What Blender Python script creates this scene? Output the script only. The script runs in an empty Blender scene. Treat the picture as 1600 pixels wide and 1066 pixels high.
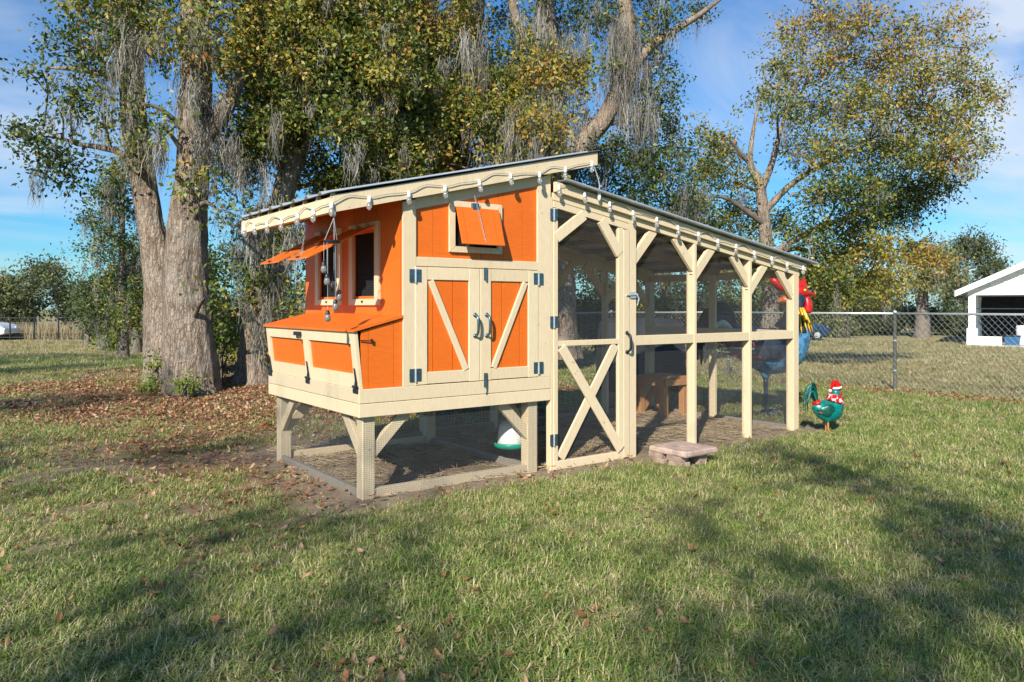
import bpy, bmesh, math, random
import numpy as np
from mathutils import Vector, Matrix
rng = np.random.default_rng(7)
random.seed(7)
S = bpy.context.scene
COL = S.collection

# ------------------------------------------------------------------ camera, sky, sun, exposure
FPX, HZ, CAMH = 1208.0, 478.0, 1.27                 # focal length and horizon row of the 1600x1066 photograph
RV = np.array([.8034, -.5955]); FV = np.array([.5955, .8034]); CV = np.array([-2.186, -4.604])
cam = bpy.data.cameras.new('camera'); camo = bpy.data.objects.new('camera', cam); COL.objects.link(camo)
camo.location = (CV[0], CV[1], CAMH)
camo.rotation_euler = (math.radians(90), 0, -math.atan2(FV[0], FV[1]))
cam.sensor_width = 36; cam.lens = 36 * FPX / 1600; cam.shift_y = -(533 - HZ) / 1600
cam.clip_end = 3000; cam.clip_start = .05
S.camera = camo

SUN = np.array([-1.35, -.97, 1.0]); SUN = SUN / np.linalg.norm(SUN)     # towards the sun
EL = math.asin(SUN[2]); AZ = math.atan2(SUN[0], SUN[1])
w = bpy.data.worlds.new('World'); S.world = w; w.use_nodes = True
nt = w.node_tree; nt.nodes.clear()
def N(tree, typ, **kw):
    n = tree.nodes.new(typ)
    for k, v in kw.items():
        if k in n.inputs: n.inputs[k].default_value = v
        else: setattr(n, k, v)
    return n
out = N(nt, 'ShaderNodeOutputWorld'); bg = N(nt, 'ShaderNodeBackground'); bg.inputs[1].default_value = .056
sky = N(nt, 'ShaderNodeTexSky', sky_type='NISHITA'); sky.sun_disc = False
sky.sun_elevation = EL; sky.sun_rotation = AZ; sky.ozone_density = 4.0; sky.air_density = 1.0; sky.dust_density = .3
tc = N(nt, 'ShaderNodeTexCoord'); sep = N(nt, 'ShaderNodeSeparateXYZ'); nt.links.new(tc.outputs['Generated'], sep.inputs[0])
ad = N(nt, 'ShaderNodeMath', operation='ADD'); nt.links.new(sep.outputs[2], ad.inputs[0]); ad.inputs[1].default_value = .16
mx = N(nt, 'ShaderNodeMath', operation='MAXIMUM'); nt.links.new(ad.outputs[0], mx.inputs[0]); mx.inputs[1].default_value = .05
cmb = N(nt, 'ShaderNodeCombineXYZ')
for i in (0, 1):
    dv = N(nt, 'ShaderNodeMath', operation='DIVIDE'); nt.links.new(sep.outputs[i], dv.inputs[0]); nt.links.new(mx.outputs[0], dv.inputs[1])
    nt.links.new(dv.outputs[0], cmb.inputs[i])
mp = N(nt, 'ShaderNodeMapping'); mp.inputs['Location'].default_value = (3.1, 1.35, 0); mp.inputs['Rotation'].default_value = (0, 0, .5); mp.inputs['Scale'].default_value = (.55, .95, 1)
nt.links.new(cmb.outputs[0], mp.inputs[0])
cn = N(nt, 'ShaderNodeTexNoise', Scale=1.25, Detail=7.0, Roughness=.56, Distortion=.7); nt.links.new(mp.outputs[0], cn.inputs[0])
cr = N(nt, 'ShaderNodeValToRGB'); cr.color_ramp.elements[0].position = .36; cr.color_ramp.elements[1].position = .66
cr.color_ramp.elements[0].color = (0, 0, 0, 1); cr.color_ramp.elements[1].color = (1, 1, 1, 1)
nt.links.new(cn.outputs[0], cr.inputs[0])
hs = N(nt, 'ShaderNodeHueSaturation', Saturation=1.12, Value=1.5); nt.links.new(sky.outputs[0], hs.inputs['Color'])
def wnode(op, a, b):
    n = N(nt, 'ShaderNodeMath', operation=op)
    for i, x in ((0, a), (1, b)):
        if isinstance(x, (int, float)): n.inputs[i].default_value = x
        else: nt.links.new(x, n.inputs[i])
    return n.outputs[0]
cmask = .06
for (u_, v_, tight, amt_) in ((1130, 95, 170, .8), (1590, 85, 200, .7), (1590, 330, 130, .5), (15, 75, 160, .5), (40, 268, 420, .3), (1300, 5, 400, .2), (-500, 150, 18, .5), (2200, 60, 18, .6)):
    d_ = FV + RV * (u_ - 800) / FPX; d_ = np.array([d_[0], d_[1], -(v_ - HZ) / FPX]); d_ = d_ / np.linalg.norm(d_)
    dp = N(nt, 'ShaderNodeVectorMath', operation='DOT_PRODUCT'); nt.links.new(tc.outputs['Generated'], dp.inputs[0]); dp.inputs[1].default_value = tuple(d_)
    e_ = wnode('POWER', 2.718, wnode('MULTIPLY', wnode('SUBTRACT', dp.outputs['Value'], 1.0), float(tight)))
    cmask = wnode('ADD', wnode('MULTIPLY', e_, amt_), cmask)
cfac = wnode('MINIMUM', wnode('MULTIPLY', cr.outputs[0], cmask), .8)
mixc = N(nt, 'ShaderNodeMixRGB'); nt.links.new(cfac, mixc.inputs[0]); tint_ = N(nt, 'ShaderNodeMixRGB', blend_type='MULTIPLY'); tint_.inputs[0].default_value = 1; tint_.inputs[2].default_value = (.50, .93, 1.16, 1); nt.links.new(hs.outputs[0], tint_.inputs[1]); nt.links.new(tint_.outputs[0], mixc.inputs[1]); mixc.inputs[2].default_value = (10, 10.8, 12, 1)
nt.links.new(mixc.outputs[0], bg.inputs[0]); nt.links.new(bg.outputs[0], out.inputs[0])

sl = bpy.data.lights.new('sun', 'SUN'); sl.energy = 5.0; sl.angle = math.radians(.55); sl.color = (1, .93, .82)
so = bpy.data.objects.new('sun', sl); COL.objects.link(so)
so.rotation_euler = Vector(SUN.tolist()).to_track_quat('Z', 'Y').to_euler(); so.location = (-30, -20, 30)
vs = S.view_settings; vs.view_transform = 'Standard'; vs.look = 'None'; vs.gamma = 1; vs.exposure = .55; vs.use_curve_mapping = False
S.cycles.max_bounces = 7; S.cycles.diffuse_bounces = 3; S.cycles.transmission_bounces = 5; S.cycles.transparent_max_bounces = 8

# ------------------------------------------------------------------ photo pixel -> place
def ray(u, v):
    d = FV + RV * (u - 800) / FPX
    return np.array([d[0], d[1], -(v - HZ) / FPX])
CP = np.array([CV[0], CV[1], CAMH])
def at(u, v, D): return CP + D * ray(u, v)
def onz(u, v, z=0.0):
    d = ray(u, v); return CP + d * ((z - CAMH) / d[2])
def onY(u, v, Y):
    d = ray(u, v); return CP + d * ((Y - CV[1]) / d[1])
def depth(x, y): return (x - CV[0]) * FV[0] + (y - CV[1]) * FV[1]
def sst(a, b, x):
    t = np.clip((x - a) / (b - a), 0, 1); return t * t * (3 - 2 * t)

# value noise for terrain and masks
_H = np.random.default_rng(3).random((256, 256))
def vnoise(x, y):
    x = np.asarray(x, float); y = np.asarray(y, float)
    xi = np.floor(x).astype(int); yi = np.floor(y).astype(int); fx = x - xi; fy = y - yi
    fx = fx * fx * (3 - 2 * fx); fy = fy * fy * (3 - 2 * fy)
    g = lambda a, b: _H[a % 256, b % 256]
    return (g(xi, yi) * (1 - fx) + g(xi + 1, yi) * fx) * (1 - fy) + (g(xi, yi + 1) * (1 - fx) + g(xi + 1, yi + 1) * fx) * fy
def fbm(x, y, o=4):
    s = 0; a = .5; t = 0
    for i in range(o):
        s = s + a * vnoise(x * 2 ** i + 17 * i, y * 2 ** i + 31 * i); t += a; a *= .55
    return s / t
def terrain(x, y):
    x = np.asarray(x, float); y = np.asarray(y, float)
    D = depth(x, y)
    z = -.8 * sst(14, 38, D)
    z = z + .22 * np.exp(-(((x - 2.0) / 2.6) ** 2 + ((y - 9.6) / 2.2) ** 2))
    inside = (x > -.4) & (x < 6) & (y > -1.2) & (y < 3)
    z = z + np.where(inside, .0, 1) * .03 * (fbm(x * .35, y * .35) - .5) * sst(2, 5, D)
    return z
def tz(x, y): return float(terrain(np.array([x]), np.array([y]))[0])

# ------------------------------------------------------------------ mesh helpers
ROOT = {}
def rootloc(p):
    while p is not None and p.parent is not None: p = p.parent
    return np.array(ROOT.get(p.name, (0, 0, 0))) if p is not None else np.zeros(3)
def tag(o, label=None, cat=None, group=None, kind=None):
    if label: o['label'] = label
    if cat: o['category'] = cat
    if group: o['group'] = group
    if kind: o['kind'] = kind
    return o
def thing(name, label, cat, loc, group=None):
    o = bpy.data.objects.new(name, None); COL.objects.link(o); o.location = tuple(float(a) for a in loc)
    o.empty_display_size = .1
    ROOT[o.name] = tuple(float(a) for a in loc)
    return tag(o, label, cat, group)
def nrm(a):
    a = np.asarray(a, float); n = np.linalg.norm(a); return a / n if n > 1e-9 else a
class MB:
    def __init__(s): s.v = []; s.f = []
    def add(s, vs, fs):
        b = len(s.v); s.v += [tuple(map(float, p)) for p in vs]; s.f += [tuple(b + i for i in f) for f in fs]; return s
    def box(s, x0, x1, y0, y1, z0, z1):
        return s.add([(x0, y0, z0), (x1, y0, z0), (x1, y1, z0), (x0, y1, z0), (x0, y0, z1), (x1, y0, z1), (x1, y1, z1), (x0, y1, z1)],
                     [(0, 3, 2, 1), (4, 5, 6, 7), (0, 1, 5, 4), (1, 2, 6, 5), (2, 3, 7, 6), (3, 0, 4, 7)])
    def beam(s, p0, p1, w, h, up=(0, 0, 1), ch=.003):
        "bar with chamfered long edges; w is measured along side, h along up"
        p0 = np.array(p0, float); p1 = np.array(p1, float); d = nrm(p1 - p0); up = np.array(up, float)
        sd = nrm(np.cross(d, up)); u = nrm(np.cross(sd, d)); c = min(ch, w * .3, h * .3); a = w / 2; b = h / 2
        pr = [(a - c, -b), (a, -b + c), (a, b - c), (a - c, b), (-a + c, b), (-a, b - c), (-a, -b + c), (-a + c, -b)]
        vs = [p0 + sd * x + u * y for x, y in pr] + [p1 + sd * x + u * y for x, y in pr]
        fs = [(i, (i + 1) % 8, 8 + (i + 1) % 8, 8 + i) for i in range(8)] + [tuple(range(7, -1, -1)), tuple(range(8, 16))]
        return s.add(vs, fs)
    def prism(s, pts, ext):
        n = len(pts); e = np.array(ext, float)
        vs = [np.array(p, float) for p in pts] + [np.array(p, float) + e for p in pts]
        return s.add(vs, [tuple(range(n - 1, -1, -1)), tuple(range(n, 2 * n))] + [(i, (i + 1) % n, n + (i + 1) % n, n + i) for i in range(n)])
    def tube(s, pts, r, n=8, cap=True):
        pts = [np.array(p, float) for p in pts]; m = len(pts); r = [r] * m if np.isscalar(r) else list(r)
        ref = None; rings = []
        for i in range(m):
            d = nrm(pts[min(i + 1, m - 1)] - pts[max(i - 1, 0)])
            if ref is None: ref = nrm(np.cross(d, (0, 0, 1))) if abs(d[2]) < .95 else np.array([1., 0, 0])
            ref = nrm(ref - d * np.dot(ref, d)); b = np.cross(d, ref)
            rings.append([pts[i] + r[i] * (math.cos(2 * math.pi * k / n) * ref + math.sin(2 * math.pi * k / n) * b) for k in range(n)])
        return s.rings(rings, cap)
    def rings(s, rings, cap=True):
        n = len(rings[0]); vs = [p for R in rings for p in R]; fs = []
        for i in range(len(rings) - 1):
            for k in range(n): fs.append((i * n + k, i * n + (k + 1) % n, (i + 1) * n + (k + 1) % n, (i + 1) * n + k))
        if cap: fs.append(tuple(range(n - 1, -1, -1))); fs.append(tuple(range((len(rings) - 1) * n, len(rings) * n)))
        return s.add(vs, fs)
    def lathe(s, prof, c, n=20, axis=(0, 0, 1)):
        ax = nrm(axis); a = nrm(np.cross(ax, (1, 0, 0))) if abs(ax[0]) < .9 else nrm(np.cross(ax, (0, 1, 0))); b = np.cross(ax, a); c = np.array(c, float)
        return s.rings([[c + ax * z + max(r, 1e-4) * (math.cos(2 * math.pi * k / n) * a + math.sin(2 * math.pi * k / n) * b) for k in range(n)] for r, z in prof])
    def loft(s, path, rw, rh, side=(0, 1, 0), n=16):
        path = [np.array(p, float) for p in path]; m = len(path); side = nrm(side); R = []
        for i in range(m):
            d = nrm(path[min(i + 1, m - 1)] - path[max(i - 1, 0)]); sd = nrm(side - d * np.dot(side, d)); u = np.cross(sd, d)
            R.append([path[i] + rw[i] * math.cos(2 * math.pi * k / n) * sd + rh[i] * math.sin(2 * math.pi * k / n) * u for k in range(n)])
        return s.rings(R)
    def build(s, name, m, parent=None, smooth=False, label=None, kind=None):
        me = bpy.data.meshes.new(name); L = rootloc(parent)
        me.from_pydata([tuple(np.array(p) - L) for p in s.v], [], s.f)
        bm = bmesh.new(); bm.from_mesh(me); bmesh.ops.recalc_face_normals(bm, faces=bm.faces); bm.to_mesh(me); bm.free()
        if smooth: me.polygons.foreach_set('use_smooth', [True] * len(me.polygons))
        me.materials.append(m)
        o = bpy.data.objects.new(name, me); COL.objects.link(o); o.parent = parent
        if parent is None: ROOT[o.name] = (0, 0, 0)
        tag(o, label, None, None, kind); return o
def npmesh(name, V, F, mat, parent=None, attrs=None, smooth=False, kind=None):
    "mesh from numpy arrays; F is (n,3) or (n,4)"
    V = np.asarray(V, np.float32) - rootloc(parent).astype(np.float32); F = np.asarray(F, np.int32); k = F.shape[1]
    me = bpy.data.meshes.new(name); me.vertices.add(len(V)); me.vertices.foreach_set('co', V.ravel())
    me.loops.add(F.size); me.loops.foreach_set('vertex_index', F.ravel())
    me.polygons.add(len(F)); me.polygons.foreach_set('loop_start', np.arange(0, F.size, k, dtype=np.int32))
    if smooth: me.polygons.foreach_set('use_smooth', np.ones(len(F), bool))
    me.update(calc_edges=True)
    for nme, (dom, arr) in (attrs or {}).items():
        a = me.attributes.new(nme, 'FLOAT', dom); a.data.foreach_set('value', np.asarray(arr, np.float32))
    me.materials.append(mat)
    o = bpy.data.objects.new(name, me); COL.objects.link(o); o.parent = parent
    if kind: o['kind'] = kind
    return o
def spline(pts, n):
    P = [np.array(p, float) for p in pts]; P = [2 * P[0] - P[1]] + P + [2 * P[-1] - P[-2]]; out = []
    segs = len(P) - 3
    for i in range(n + 1):
        t = i / n * segs; k = min(int(t), segs - 1); t -= k; a, b, c, d = P[k:k + 4]
        out.append(.5 * ((2 * b) + (c - a) * t + (2 * a - 5 * b + 4 * c - d) * t * t + (3 * b - a - 3 * c + d) * t ** 3))
    return out

# ------------------------------------------------------------------ materials
def mat(name, rough=.6, metal=0, spec=.4):
    m = bpy.data.materials.new(name); m.use_nodes = True; t = m.node_tree
    b = t.nodes['Principled BSDF']; b.inputs['Roughness'].default_value = rough; b.inputs['Metallic'].default_value = metal
    b.inputs['Specular IOR Level'].default_value = spec
    return m, t, b
def ramp(t, fac, stops):
    r = N(t, 'ShaderNodeValToRGB'); e = r.color_ramp.elements
    while len(e) < len(stops): e.new(.5)
    for x, (p, c) in zip(e, stops): x.position = p; x.color = (*c, 1)
    t.links.new(fac, r.inputs[0]); return r.outputs[0]
def pos(t, scale=(1, 1, 1)):
    g = N(t, 'ShaderNodeNewGeometry'); mpn = N(t, 'ShaderNodeMapping'); mpn.inputs['Scale'].default_value = scale
    t.links.new(g.outputs['Position'], mpn.inputs[0]); return mpn.outputs[0]
def noise(t, vec, scale, detail=4, rough=.6):
    n = N(t, 'ShaderNodeTexNoise', Scale=scale, Detail=float(detail), Roughness=rough)
    t.links.new(vec, n.inputs[0]); return n.outputs[0]
def bump(t, b, h, strength, dist):
    n = N(t, 'ShaderNodeBump'); n.inputs['Strength'].default_value = strength; n.inputs['Distance'].default_value = dist
    t.links.new(h, n.inputs['Height']); t.links.new(n.outputs[0], b.inputs['Normal'])
def mixcol(t, fac, a, b, typ='MIX'):
    n = N(t, 'ShaderNodeMixRGB', blend_type=typ)
    for i, x in ((0, fac), (1, a), (2, b)):
        if isinstance(x, (int, float)): n.inputs[i].default_value = x
        elif isinstance(x, tuple): n.inputs[i].default_value = (*x, 1)
        else: t.links.new(x, n.inputs[i])
    return n.outputs[0]
def simple(name, c, rough=.5, metal=0, var=.12, scale=8, spec=.4, bmp=0, bs=60):
    m, t, b = mat(name, rough, metal, spec); v = pos(t)
    n = noise(t, v, scale, 5)
    lo = tuple(x * (1 - var * 1.6) for x in c); hi = tuple(min(1, x * (1 + var)) for x in c)
    t.links.new(ramp(t, n, [(.3, lo), (.7, hi)]), b.inputs['Base Color'])
    if bmp: bump(t, b, noise(t, v, bs, 4), bmp, .004)
    return m
def lumber(name, c, grain=(3, 3, .6), dirt=(.33, .27, .19), amt=.35, rough=.55, rowscale=None, gb=.25):
    m, t, b = mat(name, rough, 0, .35)
    v = pos(t, grain); n = noise(t, v, 22, 6, .65)
    lo = tuple(x * .87 for x in c)
    col = ramp(t, n, [(.25, lo), (.65, c)])
    oi = N(t, 'ShaderNodeObjectInfo'); sh = ramp(t, oi.outputs['Random'], [(0, (.93, .92, .91)), (1, (1, 1, 1))])
    col = mixcol(t, 1., col, sh, 'MULTIPLY')
    d = noise(t, pos(t, (1, 1, .35)), 3.2, 7, .7)
    df = ramp(t, d, [(.56, (0, 0, 0)), (.8, (amt, amt, amt))])
    col = mixcol(t, df, col, dirt)
    k = noise(t, pos(t), 26, 1, .4); kf = ramp(t, k, [(.755, (0, 0, 0)), (.8, (.5, .5, .5))])
    col = mixcol(t, kf, col, tuple(x * .55 for x in dirt))
    t.links.new(col, b.inputs['Base Color'])
    bump(t, b, n, gb, .002)
    return m
M = {}
M['cream'] = lumber('cream painted lumber', (.74, .60, .395))
M['cream_dirty'] = lumber('weathered cream lumber', (.64, .53, .36), amt=.75)
M['grey_wood'] = lumber('weathered grey board', (.30, .265, .22), dirt=(.12, .1, .08), amt=.6, gb=.6)
M['cedar'] = lumber('cedar bench wood', (.50, .25, .11), dirt=(.2, .1, .05), amt=.4)
M['shed_wood'] = lumber('roof boards', (.34, .24, .13), dirt=(.15, .1, .06), amt=.5)
def siding():
    m, t, b = mat('orange painted siding', .5, 0, .35)
    n = noise(t, pos(t, (1.2, 1.2, 11)), 14, 6, .7); n2 = noise(t, pos(t), 2.5, 4)
    col = ramp(t, n, [(.25, (.64, .108, .008)), (.6, (.74, .155, .012))])
    col = mixcol(t, .14, col, ramp(t, n2, [(.3, (.52, .08, .006)), (.7, (.82, .23, .028))]))
    t.links.new(col, b.inputs['Base Color']); bump(t, b, n, .5, .003); return m
M['orange'] = siding()
M['galv'] = simple('galvanised steel', (.52, .56, .57), .4, .45, .1, 30)
M['roof'] = simple('galvanised roof sheet', (.46, .50, .53), .4, .35, .12, 3)
M['wire'] = simple('galvanised wire', (.15, .155, .16), .5, .4, .1, 5)
M['chainlink'] = simple('chain link wire', (.42, .44, .45), .4, .7, .1, 5)
M['hinge'] = simple('zinc hinge plate', (.12, .20, .25), .3, .8, .2, 40)
M['black_iron'] = simple('black iron', (.035, .045, .055), .4, .6, .2, 40)
M['white_plastic'] = simple('white plastic', (.8, .8, .78), .35, 0, .04, 10)
M['green_plastic'] = simple('green plastic', (.0, .30, .19), .35, 0, .06, 10)
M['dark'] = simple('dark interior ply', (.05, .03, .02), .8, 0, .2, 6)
M['cable'] = simple('white cable', (.42, .4, .37), .5, 0, .05, 10)
def glassy(name, c, a=.5):
    m, t, b = mat(name, .12, 0, .5); b.inputs['Base Color'].default_value = (*c, 1); b.inputs['Transmission Weight'].default_value = a
    return m
M['bulb'] = glassy('bulb glass', (.62, .62, .6), .72)
M['jar'] = glassy('lantern jar', (.35, .33, .3), .5)
M['paver'] = simple('concrete paver', (.47, .35, .29), .85, 0, .25, 9, .2, .8, 90)
M['brick'] = simple('paver brick', (.36, .26, .21), .9, 0, .3, 12, .2, .8, 90)
M['white_paint'] = simple('white siding', (.84, .84, .83), .5, 0, .03, 3)
M['shade_dark'] = simple('dark cloth', (.022, .026, .034), .7, 0, .3, 4)
M['concrete'] = simple('concrete slab', (.45, .43, .40), .85, 0, .15, 3)

def barkmat(name, c0, c1, lichen, amt=.5):
    m, t, b = mat(name, .9, 0, .15)
    v = pos(t, (1, 1, .22)); n = noise(t, v, 13, 8, .72)
    vr = N(t, 'ShaderNodeTexVoronoi', Scale=26.0); vr.feature = 'DISTANCE_TO_EDGE'
    wv = mixcol(t, .12, v, noise(t, pos(t), 6, 4)); t.links.new(wv, vr.inputs[0])
    col = ramp(t, n, [(.28, c0), (.62, c1)])
    cr_ = ramp(t, vr.outputs[0], [(0, (.22, .2, .18)), (.16, (1, 1, 1))])
    col = mixcol(t, .8, col, cr_, 'MULTIPLY')
    l = noise(t, pos(t), 2.6, 6, .7); lf = ramp(t, l, [(.5, (0, 0, 0)), (.68, (amt, amt, amt))])
    col = mixcol(t, lf, col, lichen)
    t.links.new(col, b.inputs['Base Color'])
    h = mixcol(t, .5, n, vr.outputs[0], 'MULTIPLY'); bump(t, b, h, 1.0, .13)
    return m
M['bark'] = barkmat('oak bark', (.15, .11, .08), (.47, .375, .29), (.46, .43, .37))
M['bark_far'] = barkmat('far bark', (.12, .1, .08), (.33, .28, .23), (.3, .29, .25))
M['twig'] = simple('twig bark', (.17, .14, .115), .9, 0, .3, 5, .1)
def leafmat(name, stops, trans=.35):
    m, t, b = mat(name, .45, 0, .35)
    a = N(t, 'ShaderNodeAttribute'); a.attribute_name = 'tint'
    col = ramp(t, a.outputs['Fac'], stops); t.links.new(col, b.inputs['Base Color'])
    tr = N(t, 'ShaderNodeBsdfTranslucent'); c2 = mixcol(t, 1., col, (1.0, 1.05, .55), 'MULTIPLY'); t.links.new(c2, tr.inputs[0])
    mx_ = N(t, 'ShaderNodeMixShader'); mx_.inputs[0].default_value = trans
    t.links.new(b.outputs[0], mx_.inputs[1]); t.links.new(tr.outputs[0], mx_.inputs[2]); t.links.new(mx_.outputs[0], t.nodes['Material Output'].inputs[0])
    return m
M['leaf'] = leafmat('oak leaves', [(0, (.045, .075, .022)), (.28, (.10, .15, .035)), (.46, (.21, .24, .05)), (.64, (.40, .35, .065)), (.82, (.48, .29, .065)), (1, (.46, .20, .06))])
M['leaf_far'] = leafmat('distant leaves', [(0, (.07, .095, .045)), (.4, (.14, .17, .075)), (.7, (.26, .27, .11)), (1, (.36, .28, .14))])
M['leaf_lime'] = leafmat('fresh leaves', [(0, (.07, .14, .02)), (1, (.25, .33, .04))])
M['moss'] = leafmat('hanging moss', [(0, (.17, .155, .135)), (.6, (.29, .27, .24)), (1, (.40, .38, .34))], .3)
def instmat(name, stops, rough=.6, trans=0, attr=None):
    m, t, b = mat(name, rough, 0, .25)
    oi = N(t, 'ShaderNodeObjectInfo'); col = ramp(t, oi.outputs['Random'], stops); t.links.new(col, b.inputs['Base Color'])
    if trans:
        tr = N(t, 'ShaderNodeBsdfTranslucent'); t.links.new(col, tr.inputs[0]); mx_ = N(t, 'ShaderNodeMixShader'); mx_.inputs[0].default_value = trans
        t.links.new(b.outputs[0], mx_.inputs[1]); t.links.new(tr.outputs[0], mx_.inputs[2]); t.links.new(mx_.outputs[0], t.nodes['Material Output'].inputs[0])
    return m
def grassmat(nm='lawn blades', stops=None):
    m, t, b = mat(nm, .5, 0, .3)
    oi = N(t, 'ShaderNodeObjectInfo'); a = N(t, 'ShaderNodeAttribute'); a.attribute_name = 'tint'
    s = N(t, 'ShaderNodeMath', operation='ADD'); t.links.new(oi.outputs['Random'], s.inputs[0]); t.links.new(a.outputs['Fac'], s.inputs[1])
    h = N(t, 'ShaderNodeMath', operation='MULTIPLY'); t.links.new(s.outputs[0], h.inputs[0]); h.inputs[1].default_value = .5
    big = noise(t, pos(t), .9, 3); bs_ = N(t, 'ShaderNodeMath', operation='MULTIPLY_ADD'); t.links.new(big, bs_.inputs[0]); bs_.inputs[1].default_value = .5; bs_.inputs[2].default_value = -.25
    s2 = N(t, 'ShaderNodeMath', operation='ADD'); t.links.new(h.outputs[0], s2.inputs[0]); t.links.new(bs_.outputs[0], s2.inputs[1])
    col = ramp(t, s2.outputs[0], stops or [(.1, (.115, .21, .04)), (.36, (.24, .34, .07)), (.55, (.39, .41, .125)), (.7, (.55, .48, .24)), (.9, (.70, .58, .36))])
    t.links.new(col, b.inputs['Base Color'])
    tr = N(t, 'ShaderNodeBsdfTranslucent'); t.links.new(col, tr.inputs[0]); mx_ = N(t, 'ShaderNodeMixShader'); mx_.inputs[0].default_value = .3
    t.links.new(b.outputs[0], mx_.inputs[1]); t.links.new(tr.outputs[0], mx_.inputs[2]); t.links.new(mx_.outputs[0], t.nodes['Material Output'].inputs[0])
    return m
M['grass'] = grassmat()
M['field_grass'] = grassmat('dry field blades', [(.15, (.16, .20, .06)), (.35, (.36, .33, .14)), (.6, (.52, .42, .22)), (.9, (.62, .50, .30))])
M['litter'] = instmat('dead leaves', [(0, (.16, .07, .03)), (.35, (.29, .135, .06)), (.7, (.40, .22, .12)), (1, (.52, .36, .23))], .7, .15)
M['straw'] = instmat('straw', [(0, (.26, .19, .11)), (.5, (.42, .32, .19)), (1, (.56, .45, .29))], .7)

# ------------------------------------------------------------------ ground
def lay(a, b, step, far, grow=1.22):
    c = list(np.arange(a, b, step)); s = step; x = c[-1]
    while x < far: s *= grow; x += s; c.append(x)
    s = step; x = a; pre = []
    while x > -far: s *= grow; x -= s; pre.append(x)
    return np.array(pre[::-1] + c)
def masks(x, y):
    "litter and bare-soil amounts over the ground"
    n = fbm(x * .9 + 3, y * .9 + 9, 5); n2 = fbm(x * 2.3 + 40, y * 2.3, 4)
    dx = (x - 1.6) / 3.6; dy = (y - 7.2) / 4.6
    zone = np.exp(-(dx * dx + dy * dy))
    # the worn strip along the open side of the coop and under its edges
    d1 = np.maximum(np.maximum(-x - .25, x - 5.1), np.maximum(-.06 - y, y - 2.3))
    edge = 1 - sst(-.05, .26, d1 + (n - .5) * .5)
    lft = np.exp(-(((x + .7) / .85) ** 2 + ((y - 1.6) / 2.2) ** 2))
    lit = np.clip(1.6 * zone + .75 * lft + (n - .5) * 1.9 - .15, 0, 1)
    far_l = sst(-1.0, -5.0, x) * .6 * sst(-3.5, 2, y)
    bare = np.clip(np.maximum(edge, .75 * lft + far_l + 1.1 * zone + (n2 - .56) * 1.9), 0, 1)
    fl = np.exp(-((x - 9.15 - .25 * (n - .5)) / .28) ** 2) * (y < 25)
    lit = np.clip(lit + fl * .95, 0, 1)
    return lit, bare
gx = lay(-9, 12, .13, 420); gy = lay(-6, 14, .13, 420)
GX, GY = np.meshgrid(gx, gy, indexing='ij'); gz = terrain(GX, GY)
lit, bare = masks(GX, GY); nxg, nyg = GX.shape
idx = np.arange(nxg * nyg).reshape(nxg, nyg)
F = np.stack([idx[:-1, :-1], idx[1:, :-1], idx[1:, 1:], idx[:-1, 1:]], -1).reshape(-1, 4)
def groundmat():
    m, t, b = mat('lawn and soil', .95, 0, .1)
    def att(nm):
        a = N(t, 'ShaderNodeAttribute'); a.attribute_name = nm; return a.outputs['Fac']
    v = pos(t); n1 = noise(t, v, 1.1, 6, .65); n2 = noise(t, v, 14, 6, .7); n3 = noise(t, v, 90, 4, .7); n4 = noise(t, pos(t, (.35, .35, 1)), .22, 5, .6)
    g = ramp(t, n2, [(.3, (.06, .085, .028)), (.55, (.13, .15, .05)), (.72, (.25, .22, .11))])
    g2 = ramp(t, n1, [(.35, (.12, .17, .045)), (.62, (.27, .25, .11))]); g = mixcol(t, .45, g, g2)
    field = ramp(t, n4, [(.33, (.13, .18, .05)), (.45, (.32, .28, .14)), (.58, (.46, .36, .20))]); field = mixcol(t, .35, field, g)
    g = mixcol(t, att('far'), g, field)
    soil = ramp(t, n2, [(.3, (.19, .135, .085)), (.7, (.38, .295, .20))]); soil = mixcol(t, .3, soil, ramp(t, n3, [(.35, (.1, .07, .05)), (.65, (.45, .38, .3))]))
    g = mixcol(t, att('bare'), g, soil)
    litc = ramp(t, n3, [(.3, (.11, .055, .03)), (.5, (.22, .115, .06)), (.7, (.34, .22, .14))]); lf = N(t, 'ShaderNodeMath', operation='MULTIPLY'); lf.inputs[1].default_value = .75
    t.links.new(att('litter'), lf.inputs[0])
    g = mixcol(t, lf.outputs[0], g, litc)
    t.links.new(g, b.inputs['Base Color']); bump(t, b, mixcol(t, .5, n2, n3), .7, .03)
    return m
go = npmesh('ground', np.stack([GX, GY, gz], -1).reshape(-1, 3), F, groundmat(), None,
            {'litter': ('POINT', lit.ravel()), 'bare': ('POINT', bare.ravel()), 'far': ('POINT', sst(10, 17, depth(GX, GY)).ravel())}, True)
tag(go, 'lawn with bare sandy patches running out to dry fields', None, None, 'structure')

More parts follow.
